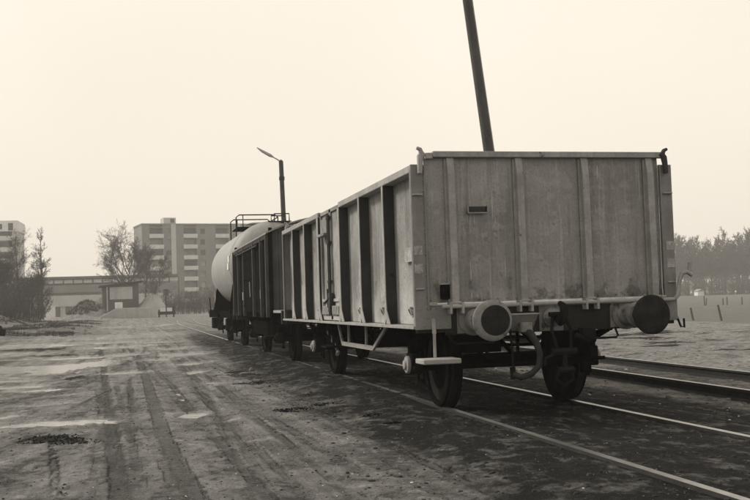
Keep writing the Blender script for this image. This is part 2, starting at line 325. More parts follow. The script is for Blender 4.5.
def build_ground():
    def grow(a, st, g, lim):
        r = [a]
        while abs(r[-1]) < lim: r.append(r[-1]+st); st *= g
        return r
    xs = list(np.arange(-5.6, -.6, .028))+list(np.arange(-.6, 5.5, .06))
    right = grow(5.5, .07, 1.05, 1500); left = grow(-5.6, -.035, 1.04, 1500)[1:][::-1]
    xs = np.array(left+xs+right)
    ys = np.array(grow(-4.4, -.2, 1.3, 120)[1:][::-1]+grow(-4.4, .03, 1.0062, 1500))
    X, Y = np.meshgrid(xs, ys); nx, ny = len(xs), len(ys)
    h, ci, T, L, wet, gr, pl = H(X, Y, True)
    rl = np.clip(.5+.5*(.5*fbm(X, Y, 13, 4)+.5*fbm(X, Y, 2.3, 5)+.4*fbm(X, Y, 40, 2)+.5*sweep(X, Y)*(X < -1.6)*(.5+vn(X*3, Y*1.1))+.5*fbm(X*1.0, Y*.6, 6.5, 5))*1.6, 0, 1)  # relief value that drives the painted shading of hollows and rises
    co = np.stack([X, Y, h], -1).reshape(-1, 3).astype(np.float32)
    i = np.arange(nx*ny).reshape(ny, nx)
    q = np.stack([i[:-1, :-1], i[:-1, 1:], i[1:, 1:], i[1:, :-1]], -1).reshape(-1, 4)
    me = bpy.data.meshes.new('ground'); me.vertices.add(len(co)); me.vertices.foreach_set('co', co.ravel())
    me.loops.add(q.size); me.loops.foreach_set('vertex_index', q.ravel().astype(np.int32))
    me.polygons.add(len(q)); me.polygons.foreach_set('loop_start', np.arange(0, q.size, 4, dtype=np.int32))
    me.update(calc_edges=True); me.shade_smooth()
    a = me.attributes.new('surf', 'FLOAT_COLOR', 'POINT')
    a.data.foreach_set('color', np.stack([ci, T*.5+.5, wet, gr], -1).reshape(-1).astype(np.float32))
    b = me.attributes.new('along', 'FLOAT_COLOR', 'POINT')
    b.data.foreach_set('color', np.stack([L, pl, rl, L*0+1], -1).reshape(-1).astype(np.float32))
    m, nt, p = nmat('mud_and_cinders')
    at = N(nt, 'ShaderNodeAttribute', attribute_name='surf'); at2 = N(nt, 'ShaderNodeAttribute', attribute_name='along')
    sp = nt.nodes.new('ShaderNodeSeparateColor'); nt.links.new(at.outputs['Color'], sp.inputs[0])
    sp2 = nt.nodes.new('ShaderNodeSeparateColor'); nt.links.new(at2.outputs['Color'], sp2.inputs[0])
    tc = nt.nodes.new('ShaderNodeTexCoord').outputs['Object']
    n1 = noise(nt, tc, .55, 7, .6); n2 = noise(nt, tc, 9, 8, .75); n3 = noise(nt, tc, 60, 6, .8); n4 = noise(nt, tc, 2.6, 7, .7, (1.5, .7, 1))
    col = mixc(nt, rampf(nt, n1, .36, .64), G(.145), G(.25))
    col = mixc(nt, mth(nt, 'MULTIPLY', rampf(nt, n4, .5, .58), .65), col, mixc(nt, rampf(nt, n2, .45, .58), G(.15), G(.04)))
    col = mixc(nt, mth(nt, 'MULTIPLY', rampf(nt, n4, .46, .3), .55), col, G(.34))
    col = mixc(nt, mth(nt, 'MULTIPLY', sp2.outputs[1], .7), col, mixc(nt, rampf(nt, n2, .42, .58), G(.34), G(.12)))
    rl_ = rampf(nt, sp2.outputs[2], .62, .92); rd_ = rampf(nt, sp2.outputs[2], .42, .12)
    col = mixc(nt, mth(nt, 'MULTIPLY', rl_, .6), col, mixc(nt, rampf(nt, n2, .42, .58), G(.42), G(.2))); col = mixc(nt, mth(nt, 'MULTIPLY', rd_, .8), col, G(.05))  # relief shading put into the colour: rises paler, damp hollows darker
    gcol = mixc(nt, rampf(nt, n2, .38, .62), G(.15), G(.06))
    gcol = mixc(nt, rampf(nt, n1, .4, .6), gcol, mixc(nt, rampf(nt, n2, .38, .62), G(.18), G(.09)))
    col = mixc(nt, at.outputs['Alpha'], col, gcol)
    tb = mth(nt, 'SINE', mth(nt, 'MULTIPLY', sp2.outputs[0], 95.0)); tb = mth(nt, 'MULTIPLY', tb, rampf(nt, sp.outputs[1], .6, .95))
    dark = mth(nt, 'MULTIPLY', rampf(nt, sp.outputs[1], .5, 1.0), .75)
    col = mixc(nt, dark, col, G(.06)); col = mixc(nt, mth(nt, 'MULTIPLY', rampf(nt, sp.outputs[1], .5, 0), .6), col, G(.34))
    col = mixc(nt, mth(nt, 'MULTIPLY', rampf(nt, tb, .1, .9), .45), col, G(.16))
    ccol = mixc(nt, rampf(nt, n2, .52, .74), G(.012), G(.045)); ccol = mixc(nt, mth(nt, 'MULTIPLY', rampf(nt, n4, .52, .60), .75), ccol, mixc(nt, rampf(nt, n2, .42, .6), G(.16), G(.03)))
    cf = mth(nt, 'MULTIPLY', sp.outputs[0], 1.0)
    cf2 = rampf(nt, mth(nt, 'ADD', cf, mth(nt, 'MULTIPLY', mth(nt, 'SUBTRACT', n2, .5), 1.1)), .22, .72)
    col = mixc(nt, cf2, col, ccol)
    wetf = mth(nt, 'MULTIPLY', sp.outputs[2], .35); col = mixc(nt, wetf, col, G(.14))
    col = mixc(nt, mth(nt, 'MULTIPLY', rampf(nt, n3, .5, .60), .6), col, G(.035))
    col = mixc(nt, mth(nt, 'MULTIPLY', mth(nt, 'MULTIPLY', rampf(nt, n3, .43, .33), .5), mth(nt, 'SUBTRACT', 1.0, mth(nt, 'MULTIPLY', cf2, .7))), col, G(.5))
    nt.links.new(col, p.inputs['Base Color'])
    rg = nt.nodes.new('ShaderNodeMapRange'); rg.inputs[3].default_value = .95; rg.inputs[4].default_value = .38
    nt.links.new(mth(nt, 'MULTIPLY', sp.outputs[2], rampf(nt, n2, .3, .6)), rg.inputs[0]); nt.links.new(rg.outputs[0], p.inputs['Roughness'])
    sv = nt.nodes.new('ShaderNodeMapRange'); sv.inputs[3].default_value = .07; sv.inputs[4].default_value = .7; nt.links.new(sp.outputs[2], sv.inputs[0]); nt.links.new(sv.outputs[0], p.inputs['Specular IOR Level'])
    # cross bars of the tyre tread, measured along each rut
    hh = mth(nt, 'ADD', mth(nt, 'MULTIPLY', n2, 1.3), mth(nt, 'ADD', mth(nt, 'MULTIPLY', n3, .7), mth(nt, 'MULTIPLY', tb, .35)))
    bp = N(nt, 'ShaderNodeBump', Strength=1.0, Distance=.03); nt.links.new(hh, bp.inputs['Height']); nt.links.new(bp.outputs[0], p.inputs['Normal'])
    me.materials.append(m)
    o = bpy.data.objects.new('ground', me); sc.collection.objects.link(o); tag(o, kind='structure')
build_ground()
m, nt, p = nmat('puddle_water'); p.inputs['Base Color'].default_value = G(.17); p.inputs['Roughness'].default_value = .14; p.inputs['IOR'].default_value = 1.33
p.inputs['Specular IOR Level'].default_value = .8
wn = N(nt, 'ShaderNodeTexNoise', Scale=7.0, Detail=4.0); nt.links.new(nt.nodes.new('ShaderNodeTexCoord').outputs['Object'], wn.inputs['Vector'])
bp = N(nt, 'ShaderNodeBump', Strength=.35, Distance=.03); nt.links.new(wn.outputs[0], bp.inputs['Height']); nt.links.new(bp.outputs[0], p.inputs['Normal'])
mb = MB(); mb.add([(-14, -5, -.118), (-1.9, -5, -.118), (-1.9, 85, -.118), (-14, 85, -.118)], [(0, 1, 2, 3)])
tag(mb.build('puddle_water', m), kind='structure')

# ------------------------------------------------------------------ railway tracks
def rail_mesh(path, off, lift=0):
    prof = [(-.034, 0), (.034, 0), (.036, -.03), (.01, -.045), (.01, -.11), (.06, -.14), (-.06, -.14), (-.01, -.11), (-.01, -.045), (-.036, -.03)]
    mb = MB(); n = len(prof); vs = []; P = [Vector((a, b, 0)) for a, b in path]
    for i, q in enumerate(P):
        d = (P[min(i+1, len(P)-1)]-P[max(i-1, 0)]).normalized(); s = Vector((d.y, -d.x, 0))
        vs += [q+s*(off+u)+Vector((0, 0, z+lift)) for u, z in prof]
    b0 = 0
    mb.v = [tuple(v) for v in vs]
    for i in range(len(P)-1):
        for j in range(n):
            mb.f.append((i*n+j, i*n+(j+1) % n, (i+1)*n+(j+1) % n, (i+1)*n+j)); mb.mi.append(1 if j in (0,) else 0)
    mb.f += [tuple(range(n)), tuple(range(len(vs)-1, len(vs)-n-1, -1))]; mb.mi += [0, 0]
    return mb
def curve(ctrl, n=40):
    out = []
    for i in range(len(ctrl)-1):
        p0 = ctrl[max(i-1, 0)]; p1 = ctrl[i]; p2 = ctrl[i+1]; p3 = ctrl[min(i+2, len(ctrl)-1)]
        for k in range(n):
            t = k/n; out.append(tuple(.5*((2*b)+(-a+c)*t+(2*a-5*b+4*c-d)*t*t+(-a+3*b-3*c+d)*t**3) for a, b, c, d in zip(p0, p1, p2, p3)))
    return out+[ctrl[-1]]
def track(path, label, lift=0, sleepers=None):
    t = thing('railway_track', label, 'railway track')
    for s in (-.755, .755): rail_mesh(path, s, lift).build('rail', [MT['rail_side'], MT['railtop']], t, smooth=False)
    if sleepers:
        for y in sleepers:
            mb = MB(); x = 3.75+.035*y if 'second' in label else 0
            mb.box(x-1.25, x+1.25, y-.12, y+.12, -.3, -.128+rng.uniform(-.006, .01)); mb.build('sleeper', MT['pole'], t, bevel=.01)
    return t
track([(0, -14), (0, 20), (0, 60), (0, 113)], 'nearly buried siding track the three goods wagons stand on')
track([(3.75+.035*y, y) for y in (-14, 20, 60)]+curve([(5.85, 60), (6.9, 90), (8.2, 130), (11, 190)], 8)[1:], 'second track with raised rails to the right of the open wagon')
track(curve([(0.0, 58), (.25, 72), (1.6, 100), (4.6, 135), (9, 175)], 8), 'branch track curving away right behind the tank wagon', .004)

# ------------------------------------------------------------------ wagon running gear
def wheelset(parent, y, x=.75, r=.48):
    for s in (-1, 1):
        mb = MB(); mb.lathe([(.0, .0), (.09, .0), (.11, -.035), (.2, -.03), (.36, .012), (.415, .0), (.42, -.03), (r-.005, -.035), (r, .03), (r+.004, .08), (r+.028, .095), (r+.03, .115), (.42, .12), (.4, .07), (.3, .05), (.12, .07), (.1, .1), (0, .1)] if s > 0 else
             [(.0, .0), (.09, .0), (.11, .035), (.2, .03), (.36, -.012), (.415, .0), (.42, .03), (r-.005, .035), (r, -.03), (r+.004, -.08), (r+.028, -.095), (r+.03, -.115), (.42, -.12), (.4, -.07), (.3, -.05), (.12, -.07), (.1, -.1), (0, -.1)],
             (s*(x+.03)*1.0, y, r), 'x', 40)
        # flip offset so that the flange is on the inner side
        o = (mb if True else mb)
        cx = s*(x+.03); o.v = [(2*cx-vx, vy, vz) if True else None for vx, vy, vz in o.v]
        wobj = o.build('wheel', MT['black'], parent, smooth=True)
        t = MB(); t.lathe([(r-.055, s*.036), (r-.006, s*.038), (r+.0035, s*.028), (r+.0035, -s*.06), (r-.02, -s*.06)], (s*(x), y, r), 'x', 40)
        t.build('tyre', MT['tyre'], wobj, smooth=True)
    mb = MB(); mb.tube([(-x-.3, y, r), (x+.3, y, r)], .075, 14); mb.build('axle', MT['black'], parent, smooth=True)
def running_gear(parent, ys, sx=1.0, ztop=.86, bright=True):
    for y in ys:
        wheelset(parent, y)
        for s in (-1, 1):
            x = s*sx
            mb = MB(); mb.prism([(y-.36, ztop), (y-.13, .66), (y-.13, .30), (y-.10, .27), (y-.10, .62), (y+.10, .62), (y+.10, .27), (y+.13, .30), (y+.13, .66), (y+.36, ztop)], 'x', x-s*.02, x)
            mb.bar((x-s*.01, y-.13, .29), (x-s*.01, y+.13, .29), .02, .04)
            mb.build('axle_guard', MT['black'], parent)
            mb = MB()
            for k in range(7):
                L = .60-.075*k; z = .775-.02*k
                pts = [(x+s*.07, y+L*t, z+.05*(t*t)) for t in (-1, -.5, 0, .5, 1)]
                for a, b in zip(pts[:-1], pts[1:]): mb.bar(a, b, .085, .018)
            mb.box(x+s*.02, x+s*.125, y-.05, y+.05, .60, .80)
            for e in (-1, 1): mb.bar((x+s*.07, y+e*.62, .83), (x+s*.07, y+e*.66, .92), .05, .03); mb.box(x+s*.04, x+s*.1, y+e*.66-.05, y+e*.66+.05, .86, .93)
            mb.build('leaf_spring', MT['black'], parent, bevel=.002)
            mb = MB(); mb.box(x-s*.0, x+s*.13, y-.11, y+.11, .38, .61); mb.box(x+s*.03, x+s*.11, y-.15, y+.15, .42, .47)
            ab = mb.build('axle_box', MT['oily'], parent, bevel=.012)
            mb = MB(); mb.lathe([(.098, s*.0), (.10, s*.02), (.09, s*.035), (.06, s*.04), (.05, s*.06), (.03, s*.065), (0, s*.065)], (x+s*.13, y, .48), 'x', 24)
            mb.build('cover', MT['bright'] if bright else MT['oily'], ab, smooth=True)
def buffers(parent, y, s, fc='bufface', light=True, z=.985, dark_right=True):
    """y: face of the headstock; s: -1 pointing at -Y"""
    for x in (-.83, .83):
        b = thing_part('buffer', parent)
        mb = MB(); mb.lathe([(.155, 0), (.155, s*.03), (.115, s*.05), (.11, s*.22), (.125, s*.24), (.125, s*.27), (.10, s*.28), (.1, s*.3)], (x, y, z), 'y', 28)
        mb.box(x-.17, x+.17, y-.012 if s < 0 else y, y if s < 0 else y+.012, z-.13, z+.13)
        o = mb.build('buffer', MT['pale'] if light else MT['beam'], parent, smooth=True)
        mb = MB(); R = .195
        mb.lathe([(.075, s*.3), (.08, s*.46), (.11, s*.50), (R-.03, s*.53), (R, s*.545), (R, s*.565), (R-.02, s*.58), (R-.05, s*.588)], (x, y, z), 'y', 36)
        mb.build('buffer_head', MT['pale'] if (light and x < 0) else MT['bufface'], o, smooth=True)
        mb = MB(); k = R-.05 if x < 0 else R-.02
        mb.lathe([(k, s*(.582 if x > 0 else .589)), (k*.6, s*.6), (.0, s*.606)], (x+.02*(x < 0), y, z), 'y', 36); mb.build('grease_patch', MT[fc], o, smooth=True)
def thing_part(*a): return None
def coupling(parent, y, s, z=.985, hose=True):
    mb = MB(); mb.box(-.13, .13, min(y, y+s*.02), max(y, y+s*.02), z-.14, z+.14); mb.lathe([(.1, 0), (.1, s*.05), (.06, s*.08), (.05, s*.12)], (0, y, z), 'y', 20)
    mb.build('hook_plate', MT['pale'], parent, bevel=.004)
    mb = MB(); pts = [(0, y+s*a, z+b) for a, b in ((.05, 0), (.16, .0), (.25, -.05), (.31, -.02), (.34, .05), (.31, .12), (.25, .14))]
    mb.tube(pts, [.04, .038, .04, .045, .04, .035, .025], 10); hk = mb.build('coupling_hook', MT['oily'], parent, smooth=True)
    mb = MB()
    yy = y+s*.2
    mb.tube([(-.06, yy, z+.03), (-.09, yy+s*.03, z-.12), (-.04, yy+s*.04, z-.33)], .018, 8); mb.tube([(.06, yy, z+.03), (.11, yy+s*.03, z-.12), (.10, yy+s*.04, z-.33)], .018, 8)
    mb.tube([(-.1, yy, z+.03), (.1, yy, z+.03)], .024, 8)
    mb.tube([(-.10, yy+s*.04, z-.34), (.16, yy+s*.04, z-.34)], .035, 8); mb.tube([(.03, yy+s*.04, z-.34), (.03, yy+s*.05, z-.52)], .028, 8)
    mb.tube([(-.05, yy+s*.05, z-.52), (.12, yy+s*.05, z-.52)], .03, 8); mb.tube([(-.03, yy+s*.05, z-.5), (-.06, yy+s*.02, z-.62), (.03, yy+s*.0, z-.68), (.12, yy+s*.02, z-.62), (.09, yy+s*.05, z-.5)], .018, 8)
    mb.tube([(-.02, yy+s*.04, z-.34), (-.18, yy+s*.06, z-.40), (-.19, yy+s*.06, z-.47)], .015, 8)
    mb.build('screw_link', MT['oily'], hk, smooth=True)
    mb = MB(); mb.box(-.48, -.12, y-.0, y+.06, z-.30, z-.1) if False else None
    if hose:
        hp = [(-.33, y+s*.02, z-.08), (-.33, y+s*.12, z-.12), (-.29, y+s*.18, z-.16), (-.245, y+s*.2, z-.25), (-.215, y+s*.2, z-.36), (-.225, y+s*.2, z-.47), (-.30, y+s*.18, z-.55), (-.40, y+s*.14, z-.585), (-.46, y+s*.1, z-.55)]
        mb = MB(); mb.tube(hp, [.03, .038, .04, .034, .033, .033, .031, .031, .035], 12); ho = mb.build('brake_hose', MT['hose'], parent, smooth=True)
        mb = MB(); mb.tube([(-.46, y+s*.1, z-.60), (-.47, y+s*.1, z-.48)], .03, 10); mb.tube([(-.465, y+s*.1, z-.5), (-.45, y+s*.06, z-.3), (-.46, y+s*.04, z-.06)], .012, 8)
        mb.build('hose_coupling', MT['oily'], ho, smooth=True)
        mb = MB(); mb.tube([(-.36, y+s*.02, z-.08), (-.36, y+s*.09, z-.08)], .04, 10); mb.box(-.39, -.26, min(y+s*.09, y+s*.17), max(y+s*.09, y+s*.17), z-.14, z-.04); mb.build('air_valve', MT['pale'], parent, bevel=.01)

# ------------------------------------------------------------------ open goods wagon
def dented(x0, x1, z0, z1, amp, fixed, axis, nu, nv, seed, s=1, bays=()):
    """thin sheet with shallow dents; axis 'y': sheet in XZ at y=fixed; axis 'x': sheet in YZ"""
    u = np.linspace(x0, x1, nu); v = np.linspace(z0, z1, nv); Uu, V = np.meshgrid(u, v)
    d = amp*fbm(Uu+seed*7.3, V+seed*3.1, 1.3, 4)*1.7+amp*.3*fbm(Uu+seed, V, 6, 3)
    e = np.minimum(np.minimum(V-z0, z1-V), .12)/.12
    if len(bays):
        k = np.min([np.abs(Uu-b) for b in bays], 0); e = e*np.clip(k/.15, 0, 1)
    d = (d-amp*.3)*e
    mb = MB(); n = nu*nv
    for lay, th in ((0, 0), (1, .006)):
        for j in range(nv):
            for i in range(nu):
                w = fixed-s*(d[j, i])*-1+s*th*-1 if False else fixed+d[j, i]*s-s*th
                mb.v.append((u[i], w, v[j]) if axis == 'y' else (w, u[i], v[j]))
    for j in range(nv-1):
        for i in range(nu-1):
            q = (j*nu+i, j*nu+i+1, (j+1)*nu+i+1, (j+1)*nu+i); mb.f.append(q); mb.mi.append(0); mb.f.append(tuple(n+k for k in q[::-1])); mb.mi.append(0)
    return mb
def open_wagon():
    L = 8.765; W = 1.427; zt = 2.545
    t = thing('open_goods_wagon', 'grey steel open goods wagon with ribbed sides and a dented flap end, nearest the viewer', 'goods wagon')
    # underframe
    mb = MB()
    for s in (-1, 1):
        mb.box(s*.98-.04, s*.98+.04, .12, L-.12, .88, 1.10); mb.box(s*.98-.045-.03*s, s*.98+.045-.03*s, .1, L-.1, .86, .882)
    for y in (1.38, 2.6, 3.7, 4.4, 5.1, 6.2, 7.38): mb.box(-.94, .94, y-.04, y+.04, .94, 1.08)
    mb.build('underframe', MT['black'], t, bevel=.004)
    mb = MB(); mb.box(-1.285, 1.285, .06, L-.06, 1.085, 1.14); mb.build('floor', MT['wood'], t)
    for y0, y1, s in ((.0, .12, -1), (L-.12, L, 1)):
        mb = MB(); mb.box(-1.40, 1.40, y0+.015, y1-.015, .87, 1.10); yy = y0 if s < 0 else y1-.012
        mb.box(-1.12, 1.12, yy, yy+.012, .84, 1.115)
        for i in range(12):
            x = -1.05+i*.19; mb.lathe([(.014, s*0), (.014, s*.012), (.006, s*.016)], (x, y0 if s < 0 else y1, 1.095), 'y', 8)
        mb.build('buffer_beam', MT['beam'], t, bevel=.004)
    # sides
    ribs = [1.17, 2.37, 3.60, 5.16, 6.40, 7.60]
    for s in (-1, 1):
        mb = dented(.01, 3.62, .95, 2.48, .014, s*1.30, 'x', 70, 30, 3+s, s, [0]+ribs)
        m2 = dented(5.14, L-.01, .95, 2.48, .014, s*1.30, 'x', 70, 30, 5+s, s, ribs+[L]); mb.add(m2.v, m2.f)
        sd = mb.build('side_wall', MT['side'], t, smooth=True)
        mb = MB(); x0, x1 = sorted((s*1.30, s*1.427))
        mb.box(x0, x1, .0, 3.62, 2.47, 2.545); mb.box(x0, x1, 5.14, L, 2.47, 2.545); mb.build('top_rail', MT['rib'], sd, bevel=.006)
        x0, x1 = sorted((s*1.25, s*1.45)); mb = MB(); mb.box(x0, x1, -.0, L, .912, .945); mb.build('bottom_ledge', MT['bright'], sd, bevel=.003)
        for y in ribs:
            mb = MB(); door = y in (3.60, 5.16)
            xi, xo = s*1.299, s*1.42; mb.cur = 0
            a, b = sorted((xi, xo)); mb.box(a, b, y-.004, y+.004, 1.05, 2.47)
            mb.prism([(xi, 1.05), (xo, 1.05), (s*1.44, .946), (xi, .946)], 'y', y-.004, y+.004)
            mb.cur = 1; f0, f1 = sorted((xo, xo+s*.009)); wd = .10 if door else .05
            if s > 0: pass
            mb.prism([(y-.012, 2.47), (y-.012, 1.22), (y-.03, 1.1), (y-.17, .95), (y+wd+.06, .95), (y+wd+.01, 1.1), (y+wd, 1.2), (y+wd, 2.47)], 'x', f0, f1)
            if door: mb.cur = 0; mb.box(a, b, y+.09, y+.1, .96, 2.47)
            r = mb.build('rib', [MT['web'], MT['rib']], sd)
        # tie rings, small sills, chalk panels
        for y in (.55, 1.75, 2.95, 5.8, 7.0, 8.2):
            pts = [(s*(1.315+.02*math.sin(a)), y+.045*math.cos(a), 1.07+.045*math.sin(a)) for a in [i*math.pi/6 for i in range(13)]]
            mb = MB(); mb.tube(pts, .009, 6, False); mb.box(*sorted((s*1.30, s*1.33)), y-.02, y+.02, 1.10, 1.13); mb.build('tie_ring', MT['rib'], sd)
        for (ya, yb, za, zb) in ((.34, .72, 1.60, 1.75), (2.62, 2.95, 1.32, 1.62), (1.5, 1.8, 1.2, 1.4), (7.9, 8.25, 1.45, 1.62)):
            mb = MB(); x0, x1 = sorted((s*1.318, s*1.321)); mb.box(x0, x1, ya, yb, za, zb); mb.build('painted_panel', MT['chalk'], sd)
        # double door
        for k, (ya, yb) in enumerate(((3.715, 4.375), (4.395, 5.135))):
            mb = dented(ya, yb, .98, 2.49+.0*k, .01, s*1.37, 'x', 16, 30, 11+k+s, s)
            x0, x1 = sorted((s*1.36, s*1.395))
            mb.box(x0, x1, ya, ya+.05, .97, 2.52); mb.box(x0, x1, yb-.05, yb, .97, 2.52); mb.box(x0, x1, ya, yb, 2.48, 2.53); mb.box(x0, x1, ya, yb, .96, 1.02)
            mb.box(x0, x1, ya+.05, yb-.05, 1.22, 1.26)
            dr = mb.build('door', MT['side'], t, smooth=True)
            mb = MB(); yl = yb-.03 if k == 0 else ya+.03
            mb.tube([(s*1.42, yl, 1.02), (s*1.42, yl, 2.44)], .016, 8)
            for z in (1.1, 1.5, 2.05, 2.4): mb.box(*sorted((s*1.39, s*1.44)), yl-.03, yl+.03, z-.02, z+.02)
            mb.build('locking_bar', MT['web'], dr)
            mb = MB()
            if k == 0: mb.bar((s*1.44, yl-.05, 1.28), (s*1.46, yl+.25, 1.20), .03, .02); mb.box(*sorted((s*1.39, s*1.45)), yl-.07, yl+.07, 1.14, 1.34); mb.bar((s*1.43, yl+.12, 1.14), (s*1.43, yl+.12, 1.4), .04, .03)
            else: mb.box(*sorted((s*1.39, s*1.47)), ya+.1, yb-.1, 2.16, 2.2); mb.box(*sorted((s*1.39, s*1.41)), ya+.12, yb-.12, 2.2, 2.42)
            mb.build('latch', MT['web'] if k == 0 else MT['pale'], dr, bevel=.004)
            mb = MB(); mb.box(*sorted((s*1.40, s*1.425)), ya+.08, yb-.12, 1.03, 1.16); mb.build('sill_flap', MT['pale'], dr, bevel=.01)
    # ends
    for y, s in ((0, -1), (L, 1)):
        mb = dented(-1.285, 1.285, 1.165, 2.63, .016, y+s*.0-s*.02, 'y', 90, 50, 21+s, s, (-1.02, -.29, .43, 1.165))
        for k in range(26): mb.lathe([(.010, 0), (.010, s*.004), (.005, s*.007)], (-1.25+k*.1, y-s*.018, 1.195), 'y', 6)
        fl = mb.build('end_flap', MT['end'], t, smooth=True)
        mb = MB()
        a, b = sorted((y-s*.03, y+s*.045)); mb.box(-1.20, 1.345, a, b, 2.615, 2.675); mb.box(-1.275, -1.2, a+.01, b-.02, 2.60, 2.66)
        mb.build('top_beam', MT['rib'], fl, bevel=.005)
        for x in (-1.02, -.29, .43, 1.165):
            mb = MB(); w_ = .036
            mb.prism([(y-s*.018, 2.614), (y+s*.02, 2.614), (y+s*.055, 2.45), (y+s*.065, 1.3), (y+s*.055, 1.165), (y-s*.018, 1.165)], 'x', x-w_, x+w_)
            mb.box(x-.06, x+.06, min(y, y+s*.004)-.0, max(y, y+s*.004), 1.17, 2.6)
            rb = mb.build('rib', MT['rib'], fl, bevel=.006)
            mb = MB(); a, b = sorted((y+s*.0, y+s*.10)); mb.box(x-.075, x-.05, a, b, 1.05, 1.165); mb.box(x+.05, x+.075, a, b, 1.05, 1.165)
            mb.box(x-.05, x+.05, a+.02, b-.01, 1.15, 1.175); mb.build('hinge', MT['rib'], rb, bevel=.005)
        mb = MB(); mb.tube([(-1.17, y+s*.075, 1.125), (1.36, y+s*.075, 1.125)], .021, 10)
        mb.build('hinge_shaft', MT['rib'], fl, smooth=True)
        mb = MB(); mb.tube([(1.36, y+s*.075, 1.125), (1.40, y+s*.08, 1.16), (1.425, y+s*.08, 1.3), (1.46, y+s*.08, 1.39), (1.52, y+s*.08, 1.405), (1.575, y+s*.09, 1.37)], .022, 10)
        mb.tube([(1.54, y+s*.08, 1.40), (1.56, y+s*.08, 1.50)], .022, 8); mb.build('crank_lever', MT['rib'], t, smooth=True)
        mb = MB(); mb.box(-.85, -.64, y+s*.006-.004, y+s*.006+.004, 2.055, 2.085); 
        mb.box(-.85, -.835, *sorted((y, y+s*.03)), 2.06, 2.12); mb.box(-.655, -.64, *sorted((y, y+s*.03)), 2.06, 2.12); mb.box(-.83, -.66, *sorted((y+s*.012, y+s*.018)), 2.07, 2.12)
        for xx in (-.80, -.745, -.69): mb.box(xx-.012, xx+.012, *sorted((y+s*.018, y+s*.024)), 2.085, 2.11)
        lh = mb.build('label_holder', MT['web'], fl)
        mb = MB(); mb.box(-.855, -.635, *sorted((y+s*.004, y+s*.03)), 2.05, 2.062); mb.box(-.855, -.843, *sorted((y+s*.004, y+s*.032)), 2.05, 2.13); mb.box(-.647, -.635, *sorted((y+s*.004, y+s*.032)), 2.05, 2.13); mb.build('frame', MT['rib'], lh)
        if s < 0:
            mb = MB(); mb.box(-1.165, -1.065, y-.012, y-.004, 1.20, 1.35); mb.build('recess_shade_plate', MT['black'], fl)  # flat black plate painting the shade of a notch
            mb = MB(); mb.box(-1.17, -1.06, y-.03, y-.01, 1.345, 1.36); mb.build('recess_lip', MT['rib'], fl)
        for sx in (-1, 1):
            a, b = sorted((sx*1.285, sx*1.43)); mb = MB()
            mb.box(a, b, y-.012, y+.012, 1.10, 2.545)
            mb.box(*sorted((sx*1.06, sx*1.43)), y-.012, y+.012, .905, 1.10)
            mb.box(*sorted((sx*1.415, sx*1.43)), *sorted((y, y-s*.05)), .95, 2.5)
            mb.box(*sorted((sx*1.285, sx*1.30)), *sorted((y+s*.012, y+s*.03)), 1.1, 2.54)
            for k in range(15): mb.lathe([(.011, 0), (.011, s*.004), (.006, s*.008)], (sx*1.305, y+s*.012, 1.02+k*.105), 'y', 6)
            for k in range(4): mb.lathe([(.011, 0), (.011, s*.004), (.006, s*.008)], (sx*(1.10+k*.08), y+s*.012, .94), 'y', 6)
            cp = mb.build('corner_post', MT['post'], t, bevel=.003)
            for z0, z1 in ((1.645, 1.735), (1.46, 1.555)):
                mb = MB(); mb.box(*sorted((sx*1.335, sx*1.422)), *sorted((y+s*.012, y+s*.015)), z0, z1); mb.build('painted_mark', MT['chalk'], cp)
            mb = MB(); c = sx*1.37
            mb.box(c-.05, c+.05, *sorted((y+s*.012, y+s*.04)), 2.235, 2.25); mb.box(c-.04, c+.04, *sorted((y+s*.012, y+s*.035)), 1.30, 1.315)
            mb.box(*sorted((sx*1.21, sx*1.29)), *sorted((y+s*.012, y+s*.05)), 1.15, 1.17); mb.build('bracket', MT['rib'], cp, bevel=.003)
            mb = MB(); ym = y+s*.05
            mb.tube([(sx*1.345, ym, 2.45), (sx*1.34, ym, 2.55), (sx*1.335, ym-s*.01, 2.62), (sx*1.32, ym-s*.01, 2.655), (sx*1.335, ym, 2.69), (sx*1.37, ym, 2.705)], [.026, .03, .034, .028, .022, .016], 8)
            mb.tube([(sx*1.285, ym-s*.02, 2.65), (sx*1.345, ym-s*.02, 2.61)], .024, 8)
            mb.build('flap_hook', MT['rib'] if sx < 0 else MT['web'], cp, smooth=True)
        buffers(t, y, s); coupling(t, y, s)
        # shunter grips under the buffers
        for x0, x1 in ((-1.10, -.66), (.30, .66)):
            mb = MB(); mb.tube([(x0, y+s*.02, .86), (x0, y+s*.1, .80), (x0+.04, y+s*.16, .76), (x1-.02, y+s*.16, .76), (x1, y+s*.16, .78), (x1, y+s*.1, .86)], .011, 8)
            mb.build('shunter_grip', MT['oily'], t, smooth=True)
        mb = MB(); mb.box(-.56, -.20, *sorted((y, y+s*.2)), 1.02, 1.035); mb.prism([(y, .86), (y, 1.02), (y+s*.19, 1.02), (y+s*.03, .86)], 'x', -.55, -.21); mb.build('draft_plate', MT['rib'], t, bevel=.003)
        mb = MB(); mb.box(.30, .44, *sorted((y+s*.01, y+s*.12)), .76, .86); mb.tube([(.22, y+s*.1, .8), (.34, y+s*.1, .74), (.44, y+s*.1, .74)], .03, 8); mb.build('hose_bracket', MT['oily'], t, bevel=.01)
    # side steps at the corners
    for sx, y0 in ((-1, .06), (1, L-.06)):
        o = -1 if y0 < 1 else 1
        mb = MB(); mb.box(*sorted((sx*1.05, sx*1.43)), y0+o*.32, y0+o*.02, .575, .625)
        st = mb.build('step_board', MT['wood'], t, bevel=.008)
        mb = MB(); xx = sx*1.25; yy = y0+o*.10; mb.bar((xx, yy, .62), (xx, yy, .86), .03, .012, (0, 1, 0)); mb.bar((xx, yy, .86), (xx+sx*-.01, yy-o*.06, 1.12), .04, .014, (0, 1, 0)); mb.box(xx-.05, xx+.05, yy-.08, yy+.08, .565, .577)
